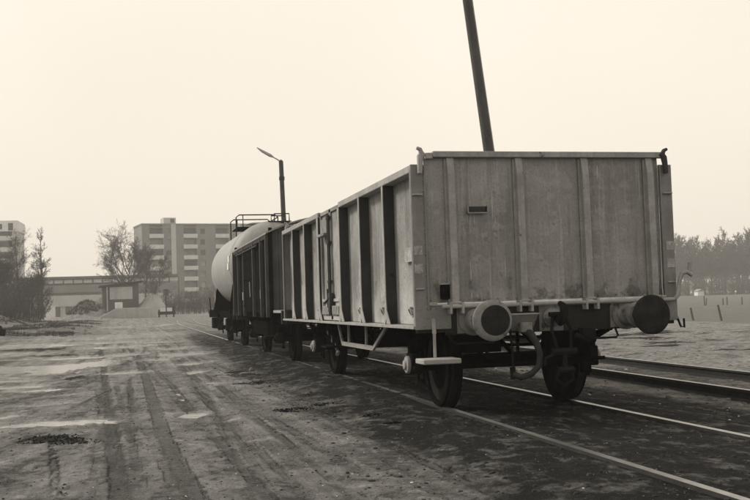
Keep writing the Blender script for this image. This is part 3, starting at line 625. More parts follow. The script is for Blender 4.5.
        mb.build('hanger', MT['rib'], st, bevel=.003)
    mb = MB(); mb.tube([(1.40, -.06, .92), (1.42, -.08, .84), (1.46, -.08, .83), (1.47, -.06, .92)], .012, 8); mb.build('rope_ring', MT['oily'], t, smooth=True)
    running_gear(t, (1.38, 7.38))
    for s in (-1, 1):       # queen-post truss between the axles
        x = s*1.12; mb = MB()
        mb.bar((x, 5.35, .90), (x, 5.05, .60), .03, .05); mb.bar((x, 5.05, .60), (x, 3.1, .60), .03, .06); mb.bar((x, 3.1, .60), (x, 2.35, .90), .03, .05)
        mb.bar((x, 4.6, .6), (x, 4.6, .9), .03, .04); mb.bar((x, 3.5, .6), (x, 3.5, .9), .03, .04)
        mb.build('truss', MT['rib'], t, bevel=.003)
        mb = MB(); mb.bar((s*1.15, 5.6, .95), (s*1.15, 5.6, .55), .04, .02); mb.bar((s*1.15, 5.9, .95), (s*1.15, 5.9, .55), .04, .02); mb.box(*sorted((s*1.02, s*1.28)), 5.55, 5.95, .52, .55); mb.build('step_board', MT['oily'], t)
        mb = MB(); mb.bar((s*1.1, 6.3, .75), (s*1.1, 5.5, .45), .03, .04); mb.tube([(s*1.1, 5.5, .45), (s*1.15, 5.35, .43)], .03, 8); mb.build('brake_lever', MT['pale'], t)
    mb = MB(); mb.tube([(.25, 3.6, .72), (.25, 4.3, .72)], .19, 18); mb.tube([(-.3, 4.6, .7), (-.3, 5.5, .7)], .15, 18); mb.tube([(0, .3, .93), (0, 8.4, .93)], .02, 8); mb.box(-.35, .45, 3.75, 3.8, .6, .95); mb.build('brake_cylinder', MT['black'], t, smooth=True)
    for y0 in (.45, 7.0):
        mb = MB()
        for k in range(4): mb.tube([(-.75+.05*k, y0+.3*k, .5+.09*k), (.8-.1*k, y0+.3*k, .52+.07*k)], .022, 6)
        for x in (-.5, -.15, .2, .55): mb.bar((x, y0, .5), (x+.05, y0+1.1, .85), .025, .05); mb.bar((x, y0+.1, .55), (x, y0+.1, .95), .02, .05)
        mb.box(-.7, -.3, y0+.2, y0+.6, .62, .85); mb.box(.3, .62, y0+.1, y0+.5, .58, .88)
        mb.build('brake_rigging', MT['black'], t)
    for y in (1.38, 7.38):
        for d in (-.56, .56):
            mb = MB()
            for s in (-1, 1): mb.box(s*.75-.05, s*.75+.05, y+d-.04, y+d+.04, .34, .62); mb.bar((s*.75, y+d, .6), (s*.75, y+d, .95), .04, .03)
            mb.bar((-.75, y+d, .48), (.75, y+d, .48), .04, .07); mb.build('brake_shoes', MT['black'], t)
    return t
open_wagon()

# ------------------------------------------------------------------ covered van
def boxcar():
    t = thing('covered_goods_wagon', 'dark planked covered goods wagon with arched grey roof behind the open wagon', 'goods wagon', (0, 9.95, 0))
    y0, y1, W, zf, ze = 1.25, 8.15, 1.36, 1.02, 2.70
    mb = MB()
    for s in (-1, 1): mb.box(s*.98-.04, s*.98+.04, .1, 8.5, .82, 1.02)
    for s in (-1, 1): mb.box(s*1.30-.03, s*1.30+.03, y0, y1, .93, 1.03)
    for y in (2, 3.4, 4.8, 6.2, 7.6): mb.box(-.94, .94, y-.04, y+.04, .85, 1.0)
    mb.build('underframe', MT['black'], t, bevel=.004)
    for q in (0, 8.5): mb = MB(); mb.box(-1.3, 1.3, q, q+.1, .82, 1.08); mb.build('buffer_beam', MT['beam'], t, bevel=.004)
    mb = MB(); mb.box(-1.3, 1.3, .1, y0, 1.04, 1.09); mb.build('brake_platform', MT['wood'], t)
    mb = MB()
    for x in (-1.2, 1.2): mb.tube([(x, .15, 1.09), (x, .15, 2.0), (x*.9, .15, 2.05)], .018, 8)
    mb.tube([(-1.08, .15, 2.05), (1.08, .15, 2.05)], .018, 8); mb.tube([(.3, .4, 1.09), (.3, .4, 2.3)], .02, 8); mb.build('platform_railing', MT['beam'], t)
    for s in (-1, 1):
        mb = MB(); n = 18
        for i in range(n):
            a = y0+(y1-y0)*i/n; b = y0+(y1-y0)*(i+1)/n-.008; j = rng.uniform(0, .006)
            mb.cur = 1 if i < 0 else 0
            mb.box(*sorted((s*(W-.04), s*(W-.005+j))), a, b, 1.03, ze-.05)
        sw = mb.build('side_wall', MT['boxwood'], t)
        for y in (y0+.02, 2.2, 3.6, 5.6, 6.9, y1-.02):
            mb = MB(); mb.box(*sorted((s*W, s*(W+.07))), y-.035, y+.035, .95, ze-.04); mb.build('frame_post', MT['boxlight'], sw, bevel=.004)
        mb = MB(); mb.box(*sorted((s*W, s*(W+.05))), y0, y1, ze-.12, ze-.04); mb.box(*sorted((s*(W+.03), s*(W+.09))), 2.6, 7.2, ze-.2, ze-.16); mb.build('door_rail', MT['beam'], sw)
        mb = MB()
        for i in range(6): mb.box(*sorted((s*(W+.02), s*(W+.055))), 3.68+i*.3, 3.68+i*.3+.29, 1.06, ze-.2)
        for z in (1.2, 1.85, 2.35): mb.box(*sorted((s*(W+.055), s*(W+.07))), 3.68, 5.48, z-.03, z+.03)
        d = mb.build('sliding_door', MT['boxwood'], t)
        mb = MB(); mb.tube([(s*(W+.09), 3.9, 1.4), (s*(W+.1), 3.9, 1.75)], .014, 6); mb.build('handle', MT['rib'], d)
        for q in (6.1, 2.5): mb = MB(); mb.box(*sorted((s*(W+.0), s*(W+.01))), q, q+.25, 1.35, 1.55); mb.build('painted_panel', MT['chalk'], sw)
        mb = MB(); mb.box(*sorted((s*1.1, s*1.36)), 2.0, 2.4, .5, .54); mb.bar((s*1.2, 2.05, .54), (s*1.2, 2.05, .95), .03, .02); mb.bar((s*1.2, 2.35, .54), (s*1.2, 2.35, .95), .03, .02); mb.build('step_board', MT['oily'], t)
    def arch(x, rise): return ze+rise*(1-(x/1.42)**2)
    for y, s in ((y0, -1), (y1, 1)):
        mb = MB(); n = 14
        for i in range(n):
            a = -W+.02+(2*W-.04)*i/n; b = -W+.02+(2*W-.04)*(i+1)/n-.007
            mb.prism([(a, 1.03), (b, 1.03), (b, arch(b, .30)), (a, arch(a, .30))], 'y', *sorted((y-s*.005, y-s*.04)))
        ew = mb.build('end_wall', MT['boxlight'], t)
        mb = MB()
        for x in (-1.32, -.5, .5, 1.32): mb.box(x-.035, x+.035, *sorted((y, y+s*.06)), 1.03, ze+.1)
        mb.build('frame_post', MT['boxwood'], ew)
    mb = MB(); k = 16; xs = [-1.42+2.84*i/k for i in range(k+1)]
    poly = [(x, arch(x, .34)) for x in xs]+[(x, arch(x, .34)-.035) for x in xs[::-1]]
    mb.prism(poly, 'y', y0-.1, y1+.1); rf = mb.build('roof', MT['roof'], t)
    buffers(t, 0, -1, light=False); buffers(t, 8.6, 1, light=False); coupling(t, 0, -1, hose=False); coupling(t, 8.6, 1, hose=False)
    running_gear(t, (1.98, 6.61), bright=False)
    for q in (-1.2, .98): mb = MB(); mb.box(q, q+.22, 2.9, 5.7, .52, .86); mb.build('battery_box', MT['black'], t, bevel=.01)
boxcar()
# ------------------------------------------------------------------ tank wagon
def tankcar():
    t = thing('tank_wagon', 'pale grey cylindrical tank wagon with walkway rail, last of the standing wagons', 'tank wagon', (0, 19.55, 0))
    Lf = 9.1; zc, R = 2.45, 1.27
    mb = MB()
    for s in (-1, 1): mb.box(s*.98-.05, s*.98+.05, .1, Lf-.1, .82, 1.05)
    for y in (1, 2.2, 3.4, 4.6, 5.8, 7, 8): mb.box(-.94, .94, y-.05, y+.05, .85, 1.04)
    mb.box(-1.3, 1.3, .1, 1.0, 1.05, 1.09); mb.box(-1.3, 1.3, Lf-1.0, Lf-.1, 1.05, 1.09)
    mb.build('underframe', MT['black'], t, bevel=.004)
    for q in (0, Lf-.1): mb = MB(); mb.box(-1.3, 1.3, q, q+.1, .82, 1.1); mb.build('buffer_beam', MT['beam'], t, bevel=.004)
    prof = [(0, .45), (.5, .49), (.9, .62), (1.12, .76), (1.23, .9), (R, 1.05)]
    prof += [(R, y) for y in (2.4, 4.0, 5.6, 7.2)] + [(R, 8.05), (1.23, 8.2), (1.12, 8.34), (.9, 8.48), (.5, 8.61), (0, 8.65)]
    mb = MB(); mb.lathe(prof, (0, 0, zc), 'y', 56); tk = mb.build('tank_barrel', MT['tank'], t, smooth=True)
    mb = MB()
    for y in (1.05, 8.0): mb.lathe([(R-.01, -.02), (R+.004, -.012), (R+.004, .012), (R-.01, .02)], (0, y, zc), 'y', 56)
    mb.build('weld_band', MT['tank'], tk, smooth=True)
    for y in (1.7, 7.4):
        poly = [(-1.25, 1.0), (1.25, 1.0)]+[(1.0*math.sin(a)*R*1.0, zc-math.cos(a)*(R+.02)) for a in [1.1-.22*i for i in range(11)]]
        mb = MB(); mb.prism(poly, 'y', y-.06, y+.06); mb.build('saddle', MT['black'], t)
    for y in (.9, 8.2):
        mb = MB()
        for s in (-1, 1): mb.bar((s*1.15, y, 1.05), (s*1.0, y+(.35 if y < 4 else -.35), 1.9), .12, .04)
        mb.build('end_strut', MT['black'], t)
    mb = MB(); mb.prism([(8.15, 1.09), (8.75, 1.09), (8.5, 1.8), (8.3, 1.8)], 'x', -1.12, -1.08); mb.build('strut_plate', MT['pale'], t)
    mb = MB(); mb.tube([(-1.25, 8.95, 1.09), (-1.28, 8.97, 1.55)], .02, 8); mb.tube([(1.25, 8.95, 1.09), (1.25, 8.95, 1.95), (-.4, 8.95, 1.95), (-.4, 8.95, 1.09)], .02, 8); mb.build('platform_railing', MT['black'], t)
    mb = MB()
    for yy, zz in ((1.15, 2.62), (1.28, 2.40)):
        x = -math.sqrt((R+.014)**2-(zz-zc)**2); mb = MB(); mb.box(x-.004, x+.01, yy, yy+.34, zz-.1, zz+.1); mb.build('painted_panel', MT['white'], tk)
    mb = MB(); mb.lathe([(.33, -.1), (.33, .16), (.36, .17), (.36, .2), (.2, .24), (0, .25)], (0, 4.4, zc+R), 'z', 28); mb.build('dome', MT['tank'], tk, smooth=True)
    mb = MB(); mb.box(-.75, .55, 3.4, 5.2, zc+R+.0, zc+R+.03); mb.build('walkway', MT['black'], t)
    rl = MB()
    zb = zc+R+.03; zt = zb+.38
    for y in (3.4, 5.2):
        rl.tube([(-.80, y, zb-.5), (-.80, y, zt-.08), (-.70, y, zt), (.45, y, zt), (.55, y, zt-.08), (.55, y, zb)], .02, 8)
        rl.tube([(-.58, y, zb), (-.58, y, zt)], .015, 6)
    rl.tube([(.55, 3.4, zt-.08), (.55, 5.2, zt-.08)], .02, 8); rl.build('walkway_railing', MT['beam'], t, smooth=True)
    rl = MB(); y = .9; zq = zc+R
    rl.box(-.1, .6, y, y+.9, zq-.02, zq); rl.tube([(.1, y+.1, zq), (.1, y+.1, zq+.22), (.55, y+.1, zq+.22), (.55, y+.1, zq)], .02, 6); rl.tube([(.1, y+.8, zq), (.1, y+.8, zq+.22), (.55, y+.8, zq+.22), (.55, y+.8, zq)], .02, 6)
    rl.build('end_walkway', MT['beam'], t, smooth=True)
    buffers(t, 0, -1, light=False); buffers(t, Lf, 1, light=False); coupling(t, 0, -1, hose=False); coupling(t, Lf, 1, hose=False)
    running_gear(t, (2.18, 6.90), bright=False)
    mb = MB(); mb.tube([(-.6, 4.0, .68), (-.6, 5.2, .68)], .22, 16); mb.build('air_tank', MT['black'], t, smooth=True)
    for a, b, c, d in ((-1.25, -.95, 7.7, 8.6), (-1.2, -.9, 3.0, 3.6)): mb = MB(); mb.box(a, b, c, d, .43, .82); mb.build('valve_box', MT['black'], t, bevel=.02)
tankcar()
# ------------------------------------------------------------------ poles
gz = lambda x, y: float(H(np.array([x]), np.array([y]))[0])
def pole():
    x, y = 6.31, 17.0; z = gz(x, y)
    t = thing('telegraph_pole', 'dark leaning timber pole rising behind the open wagon', 'telegraph pole', (x, y, z-.3))
    d = Vector((-.11, 0, 1)); pts = [d*h for h in (0, 4, 8, 12.2)]
    mb = MB(); mb.tube(pts, [.165, .15, .135, .12], 14); p = mb.build('pole_shaft', MT['pole'], t, smooth=True)
    mb = MB(); mb.tube([q+Vector((.165-.003*i*4, -.03, 0)) for i, q in enumerate(pts)], .022, 8); mb.build('cable_conduit', MT['lampmetal'], p, smooth=True)
pole()
def lamp():
    x, y = 2.62, 35.0; z = gz(x, y)
    t = thing('street_lamp', 'slim pole with a long arm lamp pointing left above the tank wagon', 'street lamp', (x, y, z))
    mb = MB(); mb.tube([(0.02, 0, 0), (-.05, 0, 4), (-.12, 0, 7.75)], [.125, .11, .10], 12); mb.tube([(-.12, 0, 7.74), (-.12, 0, 7.82)], [.1, .03], 10)
    p = mb.build('lamp_pole', MT['pole'], t, smooth=True)
    mb = MB(); mb.tube([(-.12, 0, 7.72), (-.3, 0, 7.84), (-.55, 0, 7.98)], .028, 8); mb.build('lamp_arm', MT['lampmetal'], t, smooth=True)
    mb = MB(); mb.tube([(-.45, 0, 7.93), (-.6, 0, 8.01), (-.95, 0, 8.2), (-1.18, 0, 8.36)], [.03, .075, .06, .02], 12); mb.build('lamp_head', MT['lampmetal'], t, smooth=True)
    mb = MB(); mb.tube([(-.105, -.02, 6.9), (-.105, -.02, 7.05)], .125, 10); mb.build('clamp', MT['beam'], t)
    mb = MB()
    for zz in (5.0, 5.15): mb.box(-.55, .45, -.03, .03, zz, zz+.05)
    t2 = mb
lamp()
# ------------------------------------------------------------------ trees
def branch(mbs, p, d, L, r, lev, rg, spec):
    nseg = spec['seg'][lev]; pts = [p.copy()]; rs = [r]; q = p.copy(); dd = d.copy(); kids = []
    for i in range(nseg):
        dd = (dd+Vector((rg.uniform(-1, 1), rg.uniform(-1, 1), rg.uniform(-1, 1)))*spec['wob'][lev]+Vector((0, 0, spec['up'][lev]))).normalized()
        q = q+dd*L/nseg; pts.append(q.copy()); rs.append(max(r*(1-(i+1)/nseg*.8), spec['rmin']))
        kids.append((q.copy(), dd.copy(), (i+1)/nseg))
    (mbs[0] if lev <= spec['trunklev'] else mbs[1]).tube(pts, rs, (8, 5, 4, 3, 3, 3)[lev], False)
    if lev >= spec['lev']: return
    nk = spec['kids'][lev]
    for k in range(nk):
        f = rg.uniform(spec['start'][lev], 1.0) if k else 1.0
        a = min(int(f*nseg), nseg-1); base, bd, ff = kids[a]; prev = pts[a]; t = f*nseg-a
        o = prev.lerp(base, min(max(t, 0), 1)); ang = rg.uniform(*spec['ang'][lev]) if k else .2; az = rg.uniform(0, 6.283)
        u = bd.cross(Vector((0, 0, 1)) if abs(bd.z) < .9 else Vector((1, 0, 0))).normalized(); v = bd.cross(u)
        nd = (bd*math.cos(ang)+(u*math.cos(az)+v*math.sin(az))*math.sin(ang)).normalized()
        branch(mbs, o, nd, L*spec['len'][lev]*rg.uniform(.65, 1.1)*(1.15-.45*f if lev == 0 else 1), r*spec['rr']*rg.uniform(.7, 1)*(1.1-.5*f), lev+1, rg, spec)
SP = dict(
 broad=dict(lev=4, seg=(4, 6, 5, 3, 2), wob=(.05, .13, .2, .25, .3), up=(.05, .07, .04, .03, 0), kids=(11, 10, 9, 8, 0), start=(.45, .25, .15, .1), ang=((.35, 1.15), (.45, .95), (.5, 1.0), (.5, 1.0)), len=(1.0, .5, .45, .45), rr=.6, trunklev=1, rmin=.012),
 slim=dict(lev=4, seg=(7, 4, 3, 3, 2), wob=(.06, .14, .2, .25, .3), up=(.1, .12, .08, .03, 0), kids=(14, 6, 6, 6, 0), start=(.2, .2, .15, .1), ang=((.35, .8), (.4, .9), (.4, .9), (.5, 1.0)), len=(.45, .5, .5, .5), rr=.45, trunklev=0, rmin=.012),
 column=dict(lev=3, seg=(8, 3, 3, 2), wob=(.02, .1, .2, .3), up=(.1, .1, .1, 0), kids=(46, 7, 6, 0), start=(.06, .1, .1), ang=((.6, 1.1), (.4, .9), (.5, 1.0)), len=(.16, .5, .5), rr=.35, trunklev=0, rmin=.02),
)
def make_tree(kind, h, seed, label, name='bare_tree', rad=None, bark='bark', cat='tree', group=None):
    rg = random.Random(seed); a, b = MB(), MB(); sp = SP[kind]
    branch((a, b), Vector((0, 0, -.3)), Vector((rg.uniform(-.05, .05), rg.uniform(-.05, .05), 1)).normalized(), h*{'broad': .42, 'slim': .8, 'column': .97}[kind], rad or h*.017, 0, rg, sp)
    t = thing(name, label, cat, group=group); a.build('trunk', MT[bark], t, smooth=True); b.build('crown', MT['twig'], t)
    return t
def make_shrub(h, wd, seed, label, n=26, name='bare_shrub', cat='shrub', group=None):
    rg = random.Random(seed); a, b = MB(), MB()
    for i in range(n):
        az = rg.uniform(0, 6.283); rr = wd*.5*math.sqrt(rg.random()); p = Vector((math.cos(az)*rr*.6, math.sin(az)*rr*.6, -.2)); L = h*rg.uniform(.6, 1.05)
        d = Vector((math.cos(az)*rr/wd*.9, math.sin(az)*rr/wd*.9, 1)).normalized(); pts = [p]
        for k in range(4):
            d = (d+Vector((rg.uniform(-1, 1), rg.uniform(-1, 1), 0))*.12).normalized(); pts.append(pts[-1]+d*L/4)
        a.tube(pts, [.035, .03, .022, .015, .01], 4, False)
        for k in range(16):
            f = rg.uniform(.2, 1)*3.99; j = int(f); o = pts[j].lerp(pts[j+1], f-j); az2 = rg.uniform(0, 6.283)
            e = Vector((math.cos(az2), math.sin(az2), rg.uniform(.1, 1.3))).normalized(); l = h*.17*rg.uniform(.5, 1.3); m_ = o+e*l
            b.tube([o, m_], [.014, .009], 3, False)
            for w in range(3):
                az3 = rg.uniform(0, 6.283); e2 = (e+Vector((math.cos(az3), math.sin(az3), rg.uniform(-.2, .8)))*.8).normalized(); oo = o.lerp(m_, rg.uniform(.3, 1)); b.tube([oo, oo+e2*l*.6], [.011, .008], 3, False)
    t = thing(name, label, cat, group=group); a.build('stems', MT['bark'], t); b.build('twigs', MT['twig'], t)
    return t
def put(t, x, y, s=1, rz=0, sz=None): t.location = (x, y, gz(x, y)); t.rotation_euler = (0, 0, rz); t.scale = (s, s, sz or s); return t
used = {}
def place(key, maker, x, y, s, rz, label, group=None, sz=None):
    if key in used: t = copy_tree(used[key])
    else: t = maker(); used[key] = t
    t['label'] = label
    if group: t['group'] = group
    put(t, x, y, s, rz, sz); return t
place('b1', lambda: make_tree('broad', 14.5, 27, ''), -4.9, 152, 1.2, 0, 'large bare tree with rounded crown behind the flat roofed hut')
place('b2', lambda: make_tree('slim', 11, 12, ''), -1.9, 156, .95, 1, 'slimmer bare tree just right of the large one by the hut')
place('b3', lambda: make_tree('slim', 8.5, 33, '', bark='palebark'), -.4, 145, 1.0, .5, 'pale barked young tree standing before the apartment block')
place('b4', lambda: make_tree('broad', 10, 41, ''), -19.6, 108, .92, 2, 'bare tree at the left edge in front of the tall white building', 'bare trees on the left bank')
place('b1', None, -17.8, 104, .62, 2.2, 'low bare tree second from the left on the bank', 'bare trees on the left bank')
place('b2', None, -16.4, 112, .76, 4, 'bare tree in the middle of the left bank thicket', 'bare trees on the left bank')
place('b4', None, -15.1, 112, .66, 4.4, 'bare tree left of the narrow column tree', 'bare trees on the left bank')
place('b2', None, -14.0, 108, .45, 5.4, 'small bare tree at the right end of the bank thicket', 'bare trees on the left bank')
place('c1', lambda: make_tree('column', 10.6, 9, '', name='column_tree', bark='bark'), -15.2, 128, 1.04, 0, 'narrow spire shaped tree right of the left bank thicket')
nb = 0
spots = [(-22.0, 92, 1.0), (-20.3, 88, .9), (-18.6, 93, 1.05), (-17.2, 87, .85), (-15.2, 92, .95), (-13.6, 97, .75), (-16.9, 82, .55), (-20.4, 80, .6), (-15.6, 99, 1.0), (-19.2, 100, 1.1), (-14.4, 86, .5)]
where = ['leftmost', 'second from left', 'third from left', 'fourth from left', 'fifth from left', 'rightmost', 'low front', 'front left', 'rear right', 'rear middle', 'small front right']
for (x, y, s), wl in zip(spots, where):
    place('s%d' % (nb % 3), (lambda k=nb: make_shrub(3.4, 3.4, 50+k, '')), x, y, s, nb*1.3, '%s bare shrub of the thicket on the left bank' % wl, 'bare shrubs on the left bank'); nb += 1
for (x, y, s2) in [(-21.5, 104, 1.5), (-19.6, 106, 1.4), (-17.6, 107, 1.5), (-16.2, 110, 1.2), (-23, 100, 1.3), (-18.4, 97, 1.3)]:
    place('s%d' % (nb % 3), None, x, y, s2, nb*1.7, '%s tall bare shrub, back row of the left bank thicket' % ('leftmost' if x < -22 else 'second from left' if x < -21 else 'third from left' if x < -19 else 'lower middle' if x < -18 else 'fifth from left' if x < -17 else 'rightmost'), 'back shrubs on the left bank'); nb += 1
wh2 = ['leftmost', 'second', 'third', 'fourth', 'fifth', 'sixth', 'seventh', 'rightmost']
for i in range(8):
    place('s%d' % (i % 3), None, 3.0+i*2.3+rng.uniform(-.4, .4), 172+rng.uniform(-5, 5), 1.35+rng.uniform(-.15, .2), i*.9, '%s tall bare shrub in the row before the apartment block' % (wh2[i] if i in (0, 7) else wh2[i]+' from left'), 'bare shrubs before the apartment block')
place('s1', None, -9.3, 133, .75, .3, 'bare shrub on the earth heap left of the hut')
place('s2', None, -7.4, 139, .9, 2.3, 'bare shrub just behind the hut')
# far wood on the right: individual bare trees
wood = [('w1', 'broad', 71), ('w2', 'slim', 72), ('w3', 'broad', 73), ('w4', 'slim', 74)]
sizes = ['tall', 'low', 'wide', 'slim', 'dense', 'ragged']; k = 0
rw = random.Random(4)
for row, (dist, sc_) in enumerate(((322, 1.0), (336, 1.05), (352, 1.1))):
    for i in range(22):
        ang = R_(26.5+i*.6+row*.3+rw.uniform(-.2, .2)); x = -4.15+dist*math.sin(ang); y = -9.6+dist*math.cos(ang)
        key, kd, sd = wood[(i*3+row) % 4]; hh = rw.uniform(.82, 1.02)*sc_*(1.22 if 11 <= i <= 15 and row == 1 else 1)
        SP[kd]['rmin'] = .045
        place(key, (lambda kd=kd, sd=sd: make_tree(kd, 17, sd, '')), x, y, hh, rw.uniform(0, 6.2), 'bare tree in the %s row of the far wood beyond the field' % ('front', 'middle', 'rear')[row], 'bare trees of the far wood, %s row' % ('front', 'middle', 'rear')[row])
        k += 1
for i in range(34):
    ang = R_(26.3+i*.4); dist = 314+rw.uniform(-3, 3)
    place('s%d' % (i % 3), None, -4.15+dist*math.sin(ang), -9.6+dist*math.cos(ang), 1.7+rw.uniform(-.3, .3), rw.uniform(0, 6), 'bare undergrowth shrub along the foot of the far wood', 'undergrowth shrubs at the far wood')
# ------------------------------------------------------------------ apartment block behind the tracks
def block():
    x0, y0 = -1.2, 250.; t = thing('apartment_block', 'eight storey grey apartment block with white balcony fronts behind the tank wagon', 'apartment block', (x0, y0, gz(x0, y0)-.2), R_(10))
    n = 8; sh = 2.72; Hh = n*sh+.6; Wd = 38.; D = 10
    cols = []   # (x0,x1,type)
    cur = .3
    for rep in range(4):
        cols += [(cur+1.6, cur+4.9, 'b'), (cur+5.9, cur+7.1, 'w')]
        cur += 8.3 if rep else 8.6
    mb = MB(); mb.box(0, Wd, .3, D, 0, Hh); 
    # piers and floor bands in front of the core leave real recesses
    edges = [0.0]
    for a, b, ty in cols: edges += [a, b]
    edges.append(Wd)
    for i in range(0, len(edges), 2): mb.box(edges[i], edges[i+1], -.9, .3, 0, Hh)
    for k in range(n+1):
        for a, b, ty in cols:
            z1 = k*sh+.15
            if ty == 'b': mb.box(a, b, -.9, .3, z1-.25, z1) if k else mb.box(a, b, -.9, .3, 0, .9)
            else: mb.box(a, b, -.9, .3, z1-.5 if k else 0, z1+.85 if k < n else Hh)
    mb.box(-.15, Wd+.15, -1.05, D+.15, Hh, Hh+.35)
    mb.build('wall', MT['brick'], t)
    for a, b in ((7.3, 8.5), (24.2, 25.4)): mb = MB(); mb.box(a, b, -1.1, -.89, 0, Hh+.2); mb.build('light_wall_strip', MT['bricklight'], t)
    mb = MB(); mb.box(5.9, 9.0, 1, 5, Hh+.35, Hh+2.0); mb.build('lift_house', MT['bricklight'], t)
    mb = MB(); mb.box(7.6, 8.6, .95, 1.02, Hh+.7, Hh+1.7); mb.build('lift_house_window', MT['window'], t)
    wr = random.Random(2)
    for k in range(n):
        z = k*sh+.15
        for a, b, ty in cols:
            if a > 33: continue
            if ty == 'b':
                mb = MB(); mb.box(a+.1, b-.1, .2, .29, z+.1, z+2.3); wn = mb.build('balcony_window', MT['curtain'] if wr.random() < .55 else MT['window'], t)
                if k > 0:
                    mb = MB(); mb.box(a-.15, b+.15, -1.5, -1.38, z-.1, z+.85); mb.box(a-.15, b+.15, -1.38, -.9, z-.2, z-.05); mb.build('balcony', MT['balcony'], t)
            else:
                mb = MB(); mb.box(a+.05, b-.05, -.62, -.55, z+.85, z+2.2); wn = mb.build('window', MT['curtain'] if wr.random() < .6 else MT['window'], t)
    for k in range(n):
        mb = MB(); mb.box(-.03, 0, 3.0, 4.2, k*sh+1.0, k*sh+2.3); mb.build('window', MT['window'], t)
block()
def tower():
    x0, y0 = -53.0, 250.; t = thing('white_high_rise', 'white topped high rise with banded balconies at the left edge', 'apartment block', (x0, y0, gz(x0, y0)-.2), R_(-2))
    n = 8; sh = 2.72; Hh = n*sh-.6; Wd = 22.5
    mb = MB(); mb.box(0, Wd, .5, 12, 0, Hh)
    for k in range(n): mb.box(0, Wd, -.6, .5, k*sh-.15 if k else 0, k*sh+.15 if k else .15)
    mb.box(0, 1.2, -.6, .5, 0, Hh); mb.box(Wd-1.1, Wd, -.6, .5, 0, Hh); mb.box(9, 10, -.6, .5, 0, Hh)
    mb.build('wall', MT['bricklight'], t)
    mb = MB(); mb.box(-.2, Wd+.2, -.7, 12.2, Hh, Hh+2.6); mb.build('top_storey', MT['white'], t)
    mb = MB(); mb.box(Wd-8.5, Wd-3.4, -.76, -.69, Hh+.5, Hh+1.8); mb.box(Wd-2.0, Wd-.9, -.76, -.69, Hh+.2, Hh+2.0); mb.build('top_window', MT['window'], t)
    for k in range(1, n):
        mb = MB(); mb.box(1.2, Wd-1.1, -.95, -.8, k*sh-.1, k*sh+1.0); mb.build('balcony', MT['balcony'], t)
    for k in range(n):
        mb = MB(); mb.box(1.25, Wd-1.15, .42, .49, k*sh+.3, k*sh+2.4); mb.build('window', MT['window'], t)
tower()
def station():
    x0, y0 = -48., 215.; t = thing('elevated_station', 'long low elevated railway station with light window band between trees', 'railway station', (x0, y0, gz(x0, y0)-.1), R_(0))
    Wd = 54
    mb = MB(); mb.box(0, Wd, 0, 9, 0, 3.4)
    mb.box(0, Wd, -.3, 0, 2.3, 4.6); mb.build('viaduct_wall', MT['bricklight'], t)
    mb = MB(); mb.box(0, Wd, -1.0, 10, 8.1, 8.6); mb.build('canopy_roof', MT['shade'], t)
    mb = MB(); mb.box(0, Wd, 4.2, 4.4, 3.4, 8.1); mb.box(0, Wd, -.2, -.1, 7.2, 7.9); mb.build('rear_glazing', MT['balcony'], t)
    mb = MB(); mb.box(0, Wd, -.45, -.25, 5.2, 6.8); mb.build('parapet', MT['brick'], t)
    for i in range(28):
        mb = MB(); mb.box(i*2+.0, i*2+.25, -.2, .0, 3.4, 8.1); mb.build('post', MT['shade'], t)
    for i in range(18):
        mb = MB(); mb.box(i*3+.4, i*3+2.4, -.06 if False else -.08, -.0, .1, 2.2); mb.build('arch_opening', MT['shade'], t)
station()
# ------------------------------------------------------------------ hut, ramp, heap, buffer stop, small things
def hut():
    x, y = -7.75, 129.; z = gz(x, y); t = thing('flat_roofed_hut', 'small dark hut with slanting flat roof and pale front panel on the ramp', 'hut', (x, y, z), R_(3))
    mb = MB(); mb.box(0, 4.7, 0, 3.5, 0, 3.3); mb.build('wall', MT['shade'], t)
    mb = MB(); mb.prism([(-.4, 3.55), (5.3, 4.15), (5.3, 4.35), (-.4, 3.75)], 'y', -.5, 4.0); mb.build('roof', MT['beam'], t)
    mb = MB(); mb.prism([(0, 3.3), (4.7, 3.3), (4.7, 4.06), (0, 3.58)], 'y', .02, 3.4); mb.build('gable', MT['shade'], t)
    mb = MB(); mb.box(.95, 3.9, -.06, -.0, 1.9, 3.55); mb.build('front_panel', MT['bricklight'], t)
    mb = MB(); mb.box(.55, .7, -.25, -.1, 0, 3.6); mb.build('roof_post', MT['bricklight'], t)
hut()
x, y = -2.0, 118.; z = gz(x, y)
t = thing('loading_ramp', 'pale concrete loading ramp sloping down to the left in front of the hut', 'loading ramp', (x, y, z))
mb = MB(); mb.prism([(-6.3, -.25), (0, -.25), (0, 1.25), (-3.8, 1.3), (-6.1, .15)], 'y', 0, 6); mb.build('ramp_body', MT['concrete'], t, bevel=.05)
mb = MB(); mb.box(-4.0, -3.1, .6, 1.5, 1.28, 2.0); o = mb.build('concrete_block', MT['white'], None, bevel=.04); o.location = (x, y, z); tag(o, 'small white block standing on top of the loading ramp', 'concrete block')
